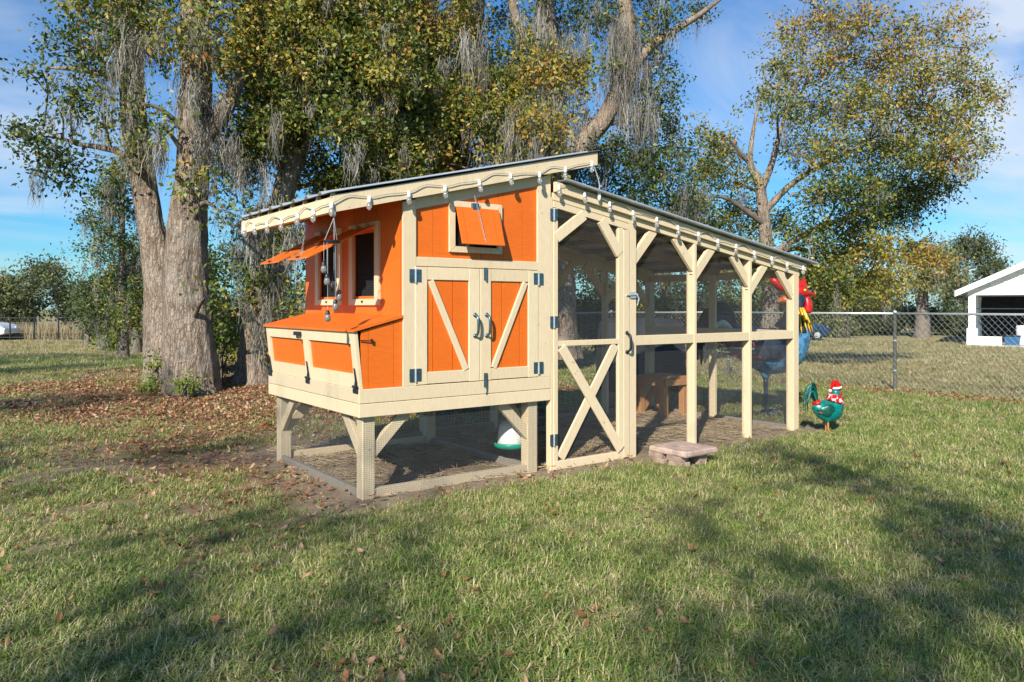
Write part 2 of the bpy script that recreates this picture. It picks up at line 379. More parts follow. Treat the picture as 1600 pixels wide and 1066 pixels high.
# ------------------------------------------------------------------ scatter (one object per kind of ground cover)
def scatter(name, pts, rot, scl, variants, label, cat):
    me = bpy.data.meshes.new(name); me.from_pydata([tuple(p) for p in pts], [], [])
    a = me.attributes.new('rot', 'FLOAT_VECTOR', 'POINT'); a.data.foreach_set('vector', np.asarray(rot, np.float32).ravel())
    a = me.attributes.new('scl', 'FLOAT', 'POINT'); a.data.foreach_set('value', np.asarray(scl, np.float32))
    a = me.attributes.new('pick', 'INT', 'POINT'); a.data.foreach_set('value', rng.integers(0, len(variants), len(pts)).astype(np.int32))
    o = bpy.data.objects.new(name, me); COL.objects.link(o)
    coll = bpy.data.collections.new(name + '_kinds')
    for i, vm in enumerate(variants): coll.objects.link(bpy.data.objects.new('%s_kind_%d' % (name, i), vm))
    g = bpy.data.node_groups.new(name, 'GeometryNodeTree')
    g.interface.new_socket('Geometry', in_out='INPUT', socket_type='NodeSocketGeometry'); g.interface.new_socket('Geometry', in_out='OUTPUT', socket_type='NodeSocketGeometry')
    gi = g.nodes.new('NodeGroupInput'); gout = g.nodes.new('NodeGroupOutput'); ip = g.nodes.new('GeometryNodeInstanceOnPoints')
    ci = g.nodes.new('GeometryNodeCollectionInfo'); ci.inputs[0].default_value = coll; ci.inputs[1].default_value = True; ci.inputs[2].default_value = True
    def na(n_, ty):
        x = g.nodes.new('GeometryNodeInputNamedAttribute'); x.data_type = ty; x.inputs[0].default_value = n_; return x.outputs[0]
    g.links.new(gi.outputs[0], ip.inputs['Points']); g.links.new(ci.outputs[0], ip.inputs['Instance']); ip.inputs['Pick Instance'].default_value = True
    g.links.new(na('pick', 'INT'), ip.inputs['Instance Index']); g.links.new(na('rot', 'FLOAT_VECTOR'), ip.inputs['Rotation']); g.links.new(na('scl', 'FLOAT'), ip.inputs['Scale'])
    g.links.new(ip.outputs[0], gout.inputs[0])
    md = o.modifiers.new('scatter', 'NODES'); md.node_group = g
    tag(o, label, cat, None, 'stuff'); return o
def view_points(D0, D1, dens, side=1.3, extra=2.2):
    "random ground points of the wedge in front of the camera, a bit wider than the view"
    W1 = D1 * .67 * side + extra; n = int(dens * 2 * W1 * (D1 - D0)); D = rng.uniform(D0, D1, n); L = rng.uniform(-W1, W1, n)
    k = np.abs(L) < D * .67 * side + extra; D = D[k]; L = L[k]
    return np.stack([CV[0] + FV[0] * D + RV[0] * L, CV[1] + FV[1] * D + RV[1] * L], 1)
def tuft(nb, hmin, hmax, wd, spread, lean, seed, gm='grass'):
    r = np.random.default_rng(seed); V = []; T = []; Fq = []; Ft = []; tint = []
    for i in range(nb):
        a = r.uniform(0, 6.283); rr = spread * math.sqrt(r.random()); p = np.array([rr * math.cos(a), rr * math.sin(a), -.004]); h = r.uniform(hmin, hmax)
        b = r.uniform(0, 6.283); d = np.array([math.cos(b), math.sin(b), 0]); s = np.array([-d[1], d[0], 0]) * wd * r.uniform(.7, 1.2); ln = r.uniform(.25, 1) * lean
        p1 = p + np.array([0, 0, h * .55]) + d * h * ln * .45; p2 = p1 + np.array([0, 0, h * .42 * (1 - .65 * ln)]) + d * h * ln * .75
        k = len(V); V += [p - s, p + s, p1 + s * .8, p1 - s * .8, p2]; Fq += [(k, k + 1, k + 2, k + 3), (k + 3, k + 2, k + 4)]; tv = r.random() ** 1.3; tint += [tv, tv]
    me = bpy.data.meshes.new('tuft'); me.from_pydata([tuple(x) for x in V], [], Fq); at_ = me.attributes.new('tint', 'FLOAT', 'FACE'); at_.data.foreach_set('value', np.array(tint, np.float32))
    me.materials.append(M[gm]); return me
G = []
for D0, D1, dens, sc in ((1.9, 3.6, 900, 1.0), (3.6, 5.5, 620, 1.05), (5.5, 8.5, 360, 1.15), (8.5, 12.5, 170, 1.3), (12.5, 17, 70, 1.6), (17, 26, 26, 2.2), (26, 46, 7, 3.2)):
    p = view_points(D0, D1, dens)
    li, ba = masks(p[:, 0], p[:, 1])
    keep = rng.random(len(p)) < np.clip(1.08 - .85 * np.maximum(ba * 1.1, li * .95), .04, 1) * (.55 + .75 * fbm(p[:, 0] * 2.1, p[:, 1] * 2.1, 3))
    keep &= ~((p[:, 0] > -.02) & (p[:, 0] < 4.95) & (p[:, 1] > 0.0) & (p[:, 1] < 2.1))
    keep &= ~((p[:, 0] > 2.47) & (p[:, 0] < 2.89) & (p[:, 1] > -.59) & (p[:, 1] < -.17))
    p = p[keep]; li = li[keep]; ba = ba[keep]
    hh = .62 + .62 * fbm(p[:, 0] * .8 + 5, p[:, 1] * .8, 3)
    G.append(np.column_stack([p, terrain(p[:, 0], p[:, 1]), rng.uniform(0, 6.28, len(p)), sc * hh * rng.uniform(.75, 1.25, len(p)) * (1 - .35 * ba)]))
G = np.concatenate(G)
fm = (G[:, 0] > 9.5) | (depth(G[:, 0], G[:, 1]) > 22); FG = G[fm]; G = G[~fm]
scatter('field_grass', FG[:, :3], np.column_stack([rng.normal(0, .12, len(FG)), rng.normal(0, .12, len(FG)), FG[:, 3]]), FG[:, 4],
        [tuft(15, .024, .062, .0026, .055, 1.45, 40 + s_, 'field_grass') for s_ in range(5)], 'dry tan and green grass of the fields beyond the lawn', 'grass')
scatter('lawn_grass', G[:, :3], np.column_stack([rng.normal(0, .12, len(G)), rng.normal(0, .12, len(G)), G[:, 3]]), G[:, 4],
        [tuft(15, .024, .062, .0024, .05, 1.45, s) for s in range(7)], 'short mown green and straw coloured grass of the lawn', 'grass')
def leafmesh(L, W, curl, seed, m=None):
    r = np.random.default_rng(seed); V = []; F_ = []
    for i in range(5):
        t = i / 4; wv = W * math.sin(math.pi * min(1, .08 + t * .9)) ** .8 * r.uniform(.8, 1.15); x = (t - .5) * L; z = curl * (t - .5) ** 2 * L * 2
        V += [(x, -wv / 2, z + curl * wv * .45), (x, 0, z), (x, wv / 2, z + curl * wv * .45 * r.uniform(.3, 1.4))]
    for i in range(4):
        for k in (0, 1): F_.append((i * 3 + k, i * 3 + k + 1, i * 3 + k + 4, i * 3 + k + 3))
    me = bpy.data.meshes.new('leaf'); me.from_pydata(V, [], F_); me.materials.append(m or M['litter']); return me
LT = []
for D0, D1, dens in ((2.0, 6, 420), (6, 12, 420), (12, 19, 160)):
    p = view_points(D0, D1, dens); li, ba = masks(p[:, 0], p[:, 1])
    pr = np.clip(li ** 1.6 * .95 + .006 + .22 * ba * (p[:, 0] < 2.5) + .05 * ba, 0, 1)
    keep = (rng.random(len(p)) < pr) & ~((p[:, 0] > 0) & (p[:, 0] < 4.95) & (p[:, 1] > 0) & (p[:, 1] < 2.1) & (rng.random(len(p)) < .9))
    keep &= ~((p[:, 0] > 2.44) & (p[:, 0] < 2.92) & (p[:, 1] > -.62) & (p[:, 1] < -.15))
    p = p[keep]; LT.append(np.column_stack([p, terrain(p[:, 0], p[:, 1]) + .012 + .03 * (1 - li[keep]) * rng.random(len(p))]))
LT = np.concatenate(LT)
scatter('fallen_leaves', LT, np.column_stack([rng.normal(0, .35, len(LT)), rng.normal(0, .35, len(LT)), rng.uniform(0, 6.28, len(LT))]), np.where(depth(LT[:, 0], LT[:, 1]) > 8, 1.25, 1.0) * rng.uniform(.35, .8, len(LT)),
        [leafmesh(.075, .036, c, i) for i, c in enumerate((.2, .5, -.4, .7, .3))], 'brown fallen oak leaves over the lawn and round the trunks', 'leaves')
p = np.column_stack([rng.uniform(.06, 4.85, 7000), rng.uniform(.06, 2.05, 7000)])
p = p[rng.random(len(p)) < np.clip(2.6 * (fbm(p[:, 0] * 2, p[:, 1] * 2, 4) - .36), .08, 1)]
def strawmesh(s):
    r = np.random.default_rng(s); mb = MB()
    for i in range(5):
        a = r.uniform(0, 3.14); c = np.array([r.normal(0, .03), r.normal(0, .03), .006 * i]); d = np.array([math.cos(a), math.sin(a), r.normal(0, .12)]) * r.uniform(.03, .07)
        mb.beam(c - d, c + d, .003, .0016, ch=0)
    me = bpy.data.meshes.new('straw'); me.from_pydata(mb.v, [], mb.f); me.materials.append(M['straw']); return me
scatter('straw_bedding', np.column_stack([p, terrain(p[:, 0], p[:, 1]) + .006]), np.column_stack([rng.normal(0, .1, len(p)), rng.normal(0, .1, len(p)), rng.uniform(0, 6.28, len(p))]), rng.uniform(.7, 1.3, len(p)),
        [strawmesh(i) for i in range(5)], 'dry straw scattered on the dirt floor inside the coop', 'straw')

# ------------------------------------------------------------------ the chicken coop
coop = thing('chicken_coop', 'orange and cream wooden chicken coop on posts with a long mesh run', 'chicken coop', (2.4, 1.0, 0))
cr_, dk_, og_ = M['cream'], M['dark'], M['orange']
def lum(name, p0, p1, w, h, up=(0, 0, 1), m=None, par=coop):
    return MB().beam(p0, p1, w, h, up).build(name, m or cr_, par)
def bx(name, x0, x1, y0, y1, z0, z1, m=None, par=coop):
    c = .5 * np.array([x0 + x1, y0 + y1, z0 + z1]); d = [x1 - x0, y1 - y0, z1 - z0]; a = int(np.argmax(d))
    e = np.zeros(3); e[a] = d[a] / 2
    if a == 2: return lum(name, c - e, c + e, d[0], d[1], (0, 1, 0), m, par)
    if a == 0: return lum(name, c - e, c + e, d[1], d[2], (0, 0, 1), m, par)
    return lum(name, c - e, c + e, d[0], d[2], (0, 0, 1), m, par)
ZB, ZS, ZT = .543, .633, .727
HX0, HX1, HY0, HY1 = .319, 1.598, .022, 1.725
rk = lambda x: 1.905 + .24 * x              # underside of the house roof along the rake
# floor frame: two boards high all round
for z0, z1 in ((ZB, ZS - .002), (ZS + .001, ZT)):
    bx('rim_board', .002, 1.592, 0, .036, z0, z1)
    bx('rim_board', 0, .036, .038, 1.72, z0, z1, M['cream_dirty'] if z0 > .6 else None)
    bx('rim_board', .04, 1.592, 1.686, 1.72, z0, z1)
    bx('rim_board', 1.558, 1.592, .04, 1.684, z0, z1)
MB().box(.04, 1.555, .04, 1.68, .655, .70).build('floor_deck', M['shed_wood'], coop)
# legs with braces
for x0, y0, m in ((.04, .042, None), (1.41, .042, None), (.04, 1.55, M['cream_dirty']), (1.41, 1.55, None)):
    x1 = x0 + .089; y1 = y0 + .089
    bx('leg', x0, x1, y0, y1, -.1, .64, m)
    sx = 1 if x0 < 1 else -1; sy = 1 if y0 < 1 else -1
    a = x1 if sx > 0 else x0; b = y1 if sy > 0 else y0
    yc = y0 + .03
    lum('brace', (a - sx * .02, yc, .285), (a + sx * .245, yc, .55), .036, .075, (0, 1, 0) if False else (-sx, 0, 1))
    lum('brace', (x0 + .03, b - sy * .02, .285), (x0 + .03, b + sy * .245, .55), .036, .075, (0, -sy, 1))
bx('sill', .125, 1.41, .05, .088, -.05, .062, M['cream_dirty'])
bx('sill', .045, .083, .135, 1.545, -.05, .055, M['grey_wood'])
bx('sill', .135, 1.405, 1.575, 1.612, -.05, .075)
bx('sill', 1.45, 1.487, .135, 1.545, -.05, .055, M['grey_wood'])
# hardware cloth: every wire is real
def wiremesh(name, o, ex, ey, clip=None, pitch=.0127, r=.00055, m=None):
    "grid of straight wires on the parallelogram o + a*ex + b*ey; clip(a) gives the top fraction"
    o = np.array(o, float); ex = np.array(ex, float); ey = np.array(ey, float); lx = np.linalg.norm(ex); ly = np.linalg.norm(ey); nrm_ = nrm(np.cross(ex, ey)); V = []; F_ = []
    def wire(p, q, s):
        k = len(V); a = s * r; b = nrm_ * r
        V.extend([p + a, p + b, p - a, p - b, q + a, q + b, q - a, q - b]); F_.extend([(k, k + 1, k + 5, k + 4), (k + 1, k + 2, k + 6, k + 5), (k + 2, k + 3, k + 7, k + 6), (k + 3, k, k + 4, k + 7)])
    for i in range(1, int(lx / pitch)):
        t = i * pitch / lx; top = clip(t) if clip else 1; wire(o + ex * t, o + ex * t + ey * top, nrm(ex))
    for j in range(1, int(ly / pitch)):
        t = j * pitch / ly; a, b = 0, 1
        if clip:
            ok = [q for q in np.linspace(0, 1, 80) if clip(q) >= t]
            if not ok: continue
            a, b = ok[0], ok[-1]
        wire(o + ex * a + ey * t + nrm_ * r, o + ex * b + ey * t + nrm_ * r, nrm(ey))
    ob = npmesh(name, np.array(V), np.array(F_), m or M['wire'], coop); ob['kind'] = 'stuff'; return ob
wiremesh('wire_mesh', (.038, .039, .0), (1.47, 0, 0), (0, 0, .545))
wiremesh('wire_mesh', (.037, .04, .0), (0, 1.6, 0), (0, 0, .545))
wiremesh('wire_mesh', (.1, 1.645, .0), (1.4, 0, 0), (0, 0, .545))

# house: corner boards, rails, siding boards between grooves
def pz(name, pts, y0, y1, m): # polygon in x-z, extruded along y
    return MB().prism([(x, y0, z) for x, z in pts], (0, y1 - y0, 0)).build(name, m, coop)
pz('corner_board', [(.321, ZT + .002), (.417, ZT + .002), (.417, rk(.417) - .012), (.321, rk(.321) - .012)], .002, .026, cr_)
pz('corner_board', [(1.474, ZT + .002), (1.598, ZT + .002), (1.598, rk(1.598) - .012), (1.474, rk(1.474) - .012)], .002, .026, cr_)
bx('cross_rail', .419, 1.472, .003, .025, 1.54, 1.604)
pz('rake_trim', [(.419, rk(.419) - .078), (1.472, rk(1.472) - .078), (1.472, rk(1.472) + .005), (.419, rk(.419) + .005)], .004, .024, cr_)
edges = [.419, .533, .686]
for a, b in ((.419, .558), (.561, .7), (1.122, 1.155), (1.158, 1.334), (1.337, 1.472)):
    pz('siding_board', [(a, 1.604), (b, 1.604), (b, rk(b) - .07), (a, rk(a) - .07)], .02, .034, og_)
for a, b in ((.703, .76), (.763, .958), (.961, 1.119)):
    pz('siding_board', [(a, 1.604), (b, 1.604), (b, 1.675), (a, 1.675)], .02, .034, og_)
    pz('siding_board', [(a, 1.985), (b, 1.985), (b, rk(b) - .07), (a, rk(a) - .07)], .02, .034, og_)
# front hatch
for p in ([(.686, 1.648), (1.136, 1.648), (1.096, 1.69), (.73, 1.69)], [(.686, 1.648), (.73, 1.69), (.73, 1.968), (.686, 2.01)],
          [(.686, 2.01), (.73, 1.968), (1.096, 1.968), (1.136, 2.01)], [(1.136, 1.648), (1.136, 2.01), (1.096, 1.968), (1.096, 1.69)]):
    c = np.mean(p, 0); q = [tuple(c + (np.array(k) - c) * .992) for k in p]
    pz('hatch_frame', q, -.002, .02, cr_)
wiremesh('wire_mesh', (.73, .028, 1.69), (.366, 0, 0), (0, 0, .278))
fl = MB().prism([(.733, -.004, 1.964), (1.093, -.004, 1.964), (1.093, -.082, 1.70), (.733, -.082, 1.70)], (0, -.013, .004)).build('hatch_flap', og_, coop)
for a, b in ((.735, .772), (.776, .93), (.934, 1.03), (1.034, 1.091)):
    MB().prism([(a, -.0185, 1.966), (b, -.0185, 1.966), (b, -.0965, 1.702), (a, -.0965, 1.702)], (0, -.004, .0012)).build('board', og_, fl)
MB().box(.862, .915, -.027, -.003, 1.945, 2.0).build('hinge', M['hinge'], coop)
def chain(a, b, par, n=None, r=.0035):
    a = np.array(a, float); b = np.array(b, float); L = np.linalg.norm(b - a); n = n or int(L / .016); mb = MB(); d = nrm(b - a); s = nrm(np.cross(d, (.3, .7, .2))); u = np.cross(d, s)
    for i in range(n):
        c = a + (b - a) * (i + .5) / n; ax = s if i % 2 else u; l = L / n * .68
        mb.tube([c - d * l, c - d * l * .5 + ax * r * 1.3, c + d * l * .5 + ax * r * 1.3, c + d * l, c + d * l * .5 - ax * r * 1.3, c - d * l * .5 - ax * r * 1.3, c - d * l], .0013, 4, False)
    return mb.build('chain', M['galv'], par)
chain((.885, -.012, 2.055), (.93, -.1, 1.71), coop)
# double doors
def door(x0, x1, flip):
    d = MB().box(x0 + .002, x1 - .002, .016, .030, ZT + .004, 1.535).build('door', og_, coop)
    st = .095
    for a, b in ((x0, x0 + st), (x1 - st, x1)): MB().beam((.5 * (a + b), .006, ZT + .006), (.5 * (a + b), .006, 1.536), st - .002, .018, (0, 1, 0)).build('stile', cr_, d)
    for z0, z1 in ((ZT + .006, .816), (1.448, 1.536)): MB().beam((x0 + st, .0065, .5 * (z0 + z1)), (x1 - st, .0065, .5 * (z0 + z1)), .017, z1 - z0).build('rail', cr_, d)
    xa, xb = x0 + st, x1 - st; n = 3 if flip else 3
    cuts = [xa, xa + .05, xa + .21, xb] if not flip else [xa, xa + .10, xa + .265, xb]
    for a, b in zip(cuts[:-1], cuts[1:]): MB().box(a + .0035, b - .0035, .0095, .016, .816, 1.448).build('siding_board', og_, d)
    s0, s1 = (xa + .028, xb - .022) if not flip else (xb - .028, xa + .022)
    MB().beam((s0, .003, 1.443), (s1, .003, .819), .018, .046, (1, 0, 0)).build('diagonal_brace', cr_, d)
    hx = x1 - .045 if not flip else x0 + .052
    h = MB().tube(spline([(hx, -.006, 1.205), (hx, -.04, 1.19), (hx, -.048, 1.13), (hx, -.04, 1.07), (hx, -.006, 1.055)], 14), .009, 8).lathe([(.016, 0), (.016, .006), (.006, .012)], (hx, -.003, 1.205), 12, (0, -1, 0)).lathe([(.016, 0), (.016, .006), (.006, .012)], (hx, -.003, 1.055), 12, (0, -1, 0))
    h.build('handle', M['hinge'], d, True)
    hg = x0 if not flip else x1
    for z in (.80, 1.475):
        k = MB().box(hg - .045, hg - .003, -.007, -.002, z - .043, z + .043).box(hg + .003, hg + .045, -.007, -.002, z - .043, z + .043).build('hinge', M['hinge'], d)
        MB().tube([(hg, -.008, z - .05), (hg, -.008, z + .046)], .007, 8).build('hinge_pin', M['galv'], k)
    return d
door(.409, .939, False); door(.943, 1.474, True)
for z, l in ((1.50, .045), (.735, .05)):
    MB().box(.972, 1.0, -.008, -.003, z - l, z + l).tube([(.986, -.013, z - l * 1.15), (.986, -.013, z + l)], .0065, 8).build('slide_bolt', M['hinge'], coop)
MB().tube([(.99, -.012, .69), (.992, -.012, .655), (.991, -.006, .63)], .003, 6).build('cane_bolt', M['black_iron'], coop)

# side wall with its two windows (board pieces cut round the openings)
WIN = [(.40, .762, 1.32, 1.822), (1.048, 1.413, 1.32, 1.822)]
ys = sorted(set([.04, .235, .40, .58, .762, .905, 1.048, 1.23, 1.413, 1.58, 1.723]))
zt = rk(HX0) + .06
for a, b in zip(ys[:-1], ys[1:]):
    c = .5 * (a + b); win = [q for q in WIN if q[0] < c < q[1]]
    for z0, z1 in ([(ZT, 1.34), (1.80, zt)] if win else [(ZT, zt)]):
        MB().box(HX0, HX0 + .014, a + .0015, b - .0015, z0, z1).build('siding_board', og_, coop)
for y0, y1, z0, z1 in WIN:
    wf = MB().box(HX0 - .018, HX0 + .002, y0 - .065, y0, z0 - .045, z1 + .05).build('window_frame', cr_, coop)
    MB().box(HX0 - .018, HX0 + .002, y1, y1 + .065, z0 - .045, z1 + .05).build('stile', cr_, wf)
    MB().box(HX0 - .0175, HX0 + .002, y0, y1, z1, z1 + .05).build('head_rail', cr_, wf)
    MB().box(HX0 - .02, HX0 + .002, y0 - .003, y1 + .003, z0 - .045, z0).build('sill', cr_, wf)
    wiremesh('wire_mesh', (HX0 + .02, y1, z0), (0, y0 - y1, 0), (0, 0, z1 - z0))
    ox = -.195 if y0 < .9 else -.165
    p = [(HX0 - .022, y0 - .012, z1 + .012), (HX0 - .022, y1 + .012, z1 + .012), (ox, y1 + .012, 1.592), (ox, y0 - .012, 1.592)]
    f_ = MB().prism(p, (.005, 0, .013)).build('awning_flap', og_, coop)
    for t in (.3, .72):
        y = y0 + (y1 - y0) * t
        MB().box(HX0 - .05, HX0 - .019, y - .022, y + .022, z1 + .012, z1 + .042).build('hinge', M['cream_dirty'], f_)
    for y in ((y0 + y1) / 2,):
        chain((ox + .03, y, 1.62), (-.12, y, 1.89), f_)
        MB().box(ox - .004, ox + .06, y - .02, y + .02, 1.604, 1.613).build('latch_plate', M['black_iron'], f_)
        MB().prism([(HX0 - .024, y - .012, z0 - .012), (HX0 - .024, y + .012, z0 - .012), (HX0 - .024, y, z0 - .03)], (-.006, 0, 0)).build('latch_keeper', M['black_iron'], wf)
# hidden walls and the inside
pz('back_wall', [(HX0 + .02, ZT), (1.56, ZT), (1.56, rk(1.56) + .05), (HX0 + .02, rk(HX0) + .05)], HY1 - .02, HY1, og_)
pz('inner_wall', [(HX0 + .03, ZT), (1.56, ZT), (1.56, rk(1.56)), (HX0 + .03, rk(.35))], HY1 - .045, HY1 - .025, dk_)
pz('end_wall', [(1.565, ZT), (1.596, ZT), (1.596, rk(1.596) + .04), (1.565, rk(1.565) + .04)], .035, HY1 - .03, og_)
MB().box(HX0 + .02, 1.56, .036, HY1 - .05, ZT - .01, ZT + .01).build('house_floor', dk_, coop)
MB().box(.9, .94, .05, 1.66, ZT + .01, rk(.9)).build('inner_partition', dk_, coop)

# nest box
BZ0, BZF, BZW = ZT + .002, 1.10, 1.185
fx0, fx1 = .012, -.026           # the front leans out a little
def fx(z): return fx0 + (fx1 - fx0) * (z - BZ0) / (BZF - BZ0)
nb = MB().prism([(fx0 + .03, .05, BZ0), (fx1 + .03, .05, BZF), (fx1 + .03, 1.68, BZF), (fx0 + .03, 1.68, BZ0)], (-.012, 0, 0)).build('nest_box', og_, coop)
def nbx(name, y0, y1, z0, z1, t=.02, m=cr_, off=0):
    return MB().prism([(fx(z0) + .018 - off, y0, z0), (fx(z1) + .018 - off, y0, z1), (fx(z1) + .018 - off, y1, z1), (fx(z0) + .018 - off, y1, z0)], (-t, 0, 0)).build(name, m, nb)
for y0, y1 in ((.016, .094), (.815, .92), (1.63, 1.70)): nbx('stile', y0, y1, BZ0, BZF, .021)
for z0, z1 in ((BZ0, .822), (1.022, BZF)):
    nbx('rail', .094, .815, z0, z1, .0205); nbx('rail', .92, 1.63, z0, z1, .0205)
for y0, y1 in ((.05, .30), (.303, .56), (.563, .815), (.92, 1.15), (1.153, 1.39), (1.393, 1.63)): nbx('siding_board', y0, y1, .822, 1.022, .004, og_)
for a, b in ((.02, .068), (.071, .252), (.255, .317)):
    zz = lambda x: BZF + (BZW - BZF) * (x + .01) / (HX0 + .01) - .004
    MB().prism([(a, .018, BZ0), (b, .018, BZ0), (b, .018, zz(b)), (a, .018, zz(a))], (0, .014, 0)).build('side_board', og_, nb)
MB().box(.02, .317, 1.675, 1.69, BZ0, BZF).build('side_board', og_, nb)
lid = MB().prism([(-.045, .0, BZF - .0), (HX0 - .002, .0, BZW + .005), (HX0 - .002, .0, BZW + .022), (-.045, .0, BZF + .017)], (0, .16, 0)).prism([(-.045, .164, BZF), (HX0 - .002, .164, BZW + .005), (HX0 - .002, .164, BZW + .022), (-.045, .164, BZF + .017)], (0, 1.545, 0)).build('nest_lid', og_, coop)
MB().box(-.052, -.03, .93, 1.03, 1.05, 1.078).tube([(-.055, .95, 1.055), (-.06, .94, 1.04), (-.05, .93, 1.03)], .006, 6).build('hasp', M['black_iron'], nb)
for y in (.055, .868, 1.665):
    xh = fx(.8) - .006
    MB().prism([(xh + .003, y - .012, .775), (xh + .003, y + .012, .775), (xh - .012, y + .004, .865), (xh - .012, y - .004, .865)], (-.004, 0, 0)).box(-.008, -.001, y - .034, y + .034, .70, .73).tube([(-.008, y - .03, .742), (-.008, y + .03, .742)], .009, 8).prism([(-.002, y - .02, .735), (-.002, y + .02, .735), (xh + .002, y + .013, .78), (xh + .002, y - .013, .78)], (-.004, 0, 0)).build('strap_hinge', M['black_iron'], nb)
MB().tube([(-.0, .008, 1.045), (.09, .0, 1.04)], .004, 6).tube([(.085, .0, 1.028), (.085, 0, 1.055)], .008, 6).build('hook_latch', M['black_iron'], nb)

# house roof
def sheet(name, xa, xb, za, zb, y0, y1, pitch, par, m, first):
    prof = []; y = y0
    ribs = np.arange(first, y1, pitch)
    prof.append((y0, 0))
    for r in ribs:
        if y0 + .04 < r < y1 - .04: prof += [(r - .034, 0), (r - .015, .018), (r + .015, .018), (r + .034, 0)]
    prof.append((y1, 0)); V = []; n = len(prof)
    for x, z in ((xa, za), (xb, zb)):
        for yy, h in prof: V.append((x, yy, z + h))
        for yy, h in prof: V.append((x, yy, z + h - .0025))
    F_ = []
    for i in range(n - 1):
        F_ += [(i, i + 1, 2 * n + i + 1, 2 * n + i), (n + i, 3 * n + i, 3 * n + i + 1, n + i + 1), (i, n + i, n + i + 1, i + 1), (2 * n + i, 2 * n + i + 1, 3 * n + i + 1, 3 * n + i)]
    F_ += [(0, 2 * n, 3 * n, n), (n - 1, 2 * n - 1, 4 * n - 1, 3 * n - 1)]
    return MB().add(V, F_).build(name, m, par)
RX0, RX1 = -.205, 2.035
hr = sheet('house_roof', RX0 - .03, RX1 + .01, rk(RX0) + .123, rk(RX1) + .118, -.075, 1.80, .229, coop, M['roof'], .09)
MB().prism([(RX0, -.056, rk(RX0)), (RX1, -.056, rk(RX1)), (RX1, -.056, rk(RX1) + .1), (RX0, -.056, rk(RX0) + .108)], (0, .034, 0)).build('rake_board', cr_, hr)
MB().prism([(RX0, 1.74, rk(RX0)), (RX1, 1.74, rk(RX1)), (RX1, 1.74, rk(RX1) + .1), (RX0, 1.74, rk(RX0) + .108)], (0, .034, 0)).build('rake_board', cr_, hr)
MB().box(RX0 - .002, RX0 + .034, -.02, 1.738, rk(RX0) + .004, rk(RX0) + .098).build('eave_board', cr_, hr)
for r in np.arange(.09 - .114, 1.75, .229): MB().prism([(RX0 - .004, r - .016, rk(RX0) + .095), (RX0 - .004, r + .016, rk(RX0) + .095), (RX0 - .004, r, rk(RX0) + .128)], (.03, 0, 0)).build('closure_tab', cr_, hr)
for x in (.1, .55, 1.0, 1.45, 1.9): MB().box(x, x + .036, -.018, 1.735, rk(x) + .02, rk(x) + .10).build('purlin', M['shed_wood'], hr)
MB().prism([(RX0 + .04, -.02, rk(RX0 + .04) + .104), (RX1, -.02, rk(RX1) + .104), (RX1, -.02, rk(RX1) + .116), (RX0 + .04, -.02, rk(RX0) + .118)], (0, 1.75, 0)).build('roof_deck', M['shed_wood'], hr)

# ---- the run
zr = lambda x: 2.25 - .157 * (x - 1.65)
def sl(name, xa, xb, y0, y1, d0, d1, m=None, par=coop):   # board that follows the run roof, d below the roof line
    return MB().prism([(xa, y0, zr(xa) - d0), (xb, y0, zr(xb) - d0), (xb, y0, zr(xb) - d1), (xa, y0, zr(xa) - d1)], (0, y1 - y0, 0)).build(name, m or cr_, par)
rr_ = sheet('run_roof', 1.66, 5.06, zr(1.66) - .012, zr(5.06) - .012, -.095, 2.16, .229, coop, M['roof'], .02)
MB().tube([(1.66, -.095, zr(1.66) - .008), (5.06, -.095, zr(5.06) - .008)], .011, 8).build('edge_trim', M['roof'], rr_)
sl('fascia', 1.622, 4.95, -.038, -.002, .03, .105); sl('fascia', 1.62, 4.95, 2.07, 2.106, .03, .105)
sl('top_beam', 1.625, 4.885, .0, .036, .108, .165); sl('top_beam', 1.65, 4.885, 2.03, 2.068, .108, .19)
sl('rafter', 1.65, 4.885, 1.0, 1.036, .06, .14, M['shed_wood'])
for x in np.arange(1.75, 5.0, .4): MB().box(x, x + .075, -.03, 2.1, zr(x) - .055, zr(x) - .018).build('purlin', M['shed_wood'], rr_)
for x0, x1, w in ((2.445, 2.53, .05), (3.262, 3.3, .089), (4.065, 4.103, .089), (4.79, 4.879, .089)):
    bx('post', x0, x1, .001, .001 + w, -.1, zr(x0) - .167)
bx('post', 1.6, 1.622, .004, .06, -.05, zr(1.6) - .15)
for x0, x1 in ((1.62, 1.66), (2.47, 2.51), (3.262, 3.3), (4.065, 4.103), (4.79, 4.879)): bx('post', x0, x1, 1.98, 2.066, -.1, zr(x0) - .192)
bx('post', 4.795, 4.833, 1.0, 1.089, -.1, zr(4.8) - .14)
for xa, xb in ((2.532, 3.26), (3.302, 4.063), (4.105, 4.788)): bx('mid_rail', xa, xb, .003, .06, .936, 1.018)
bx('end_rail', 4.80, 4.838, .092, .998, .94, 1.02); bx('end_rail', 4.80, 4.838, 1.091, 1.978, .94, 1.02)
MB().prism([(4.84, .09, zr(4.84) - .11), (4.84, 2.03, zr(4.84) - .11), (4.84, 2.03, zr(4.84) - .19), (4.84, .09, zr(4.84) - .19)], (.036, 0, 0)).build('end_beam', cr_, coop)
for xa, xb in ((1.66, 2.46), (2.54, 3.26), (3.3, 4.06), (4.1, 4.79)): bx('sill', xa, xb, 2.0, 2.036, -.05, .06, M['grey_wood'])
bx('sill', 4.8, 4.838, .1, .99, -.05, .05, M['grey_wood']); bx('sill', 4.8, 4.838, 1.1, 1.97, -.05, .05, M['grey_wood'])
def knee(x, s, y=.025, L=.30, top=.165):     # corner brace from post to beam
    zt_ = zr(x + s * L) - top; zb_ = zt_ - L * 1.02
    lum('corner_brace', (x - s * .02, y, zb_ - .02), (x + s * L, y, zt_ + .01), .036, .085, (-s, 0, 1))
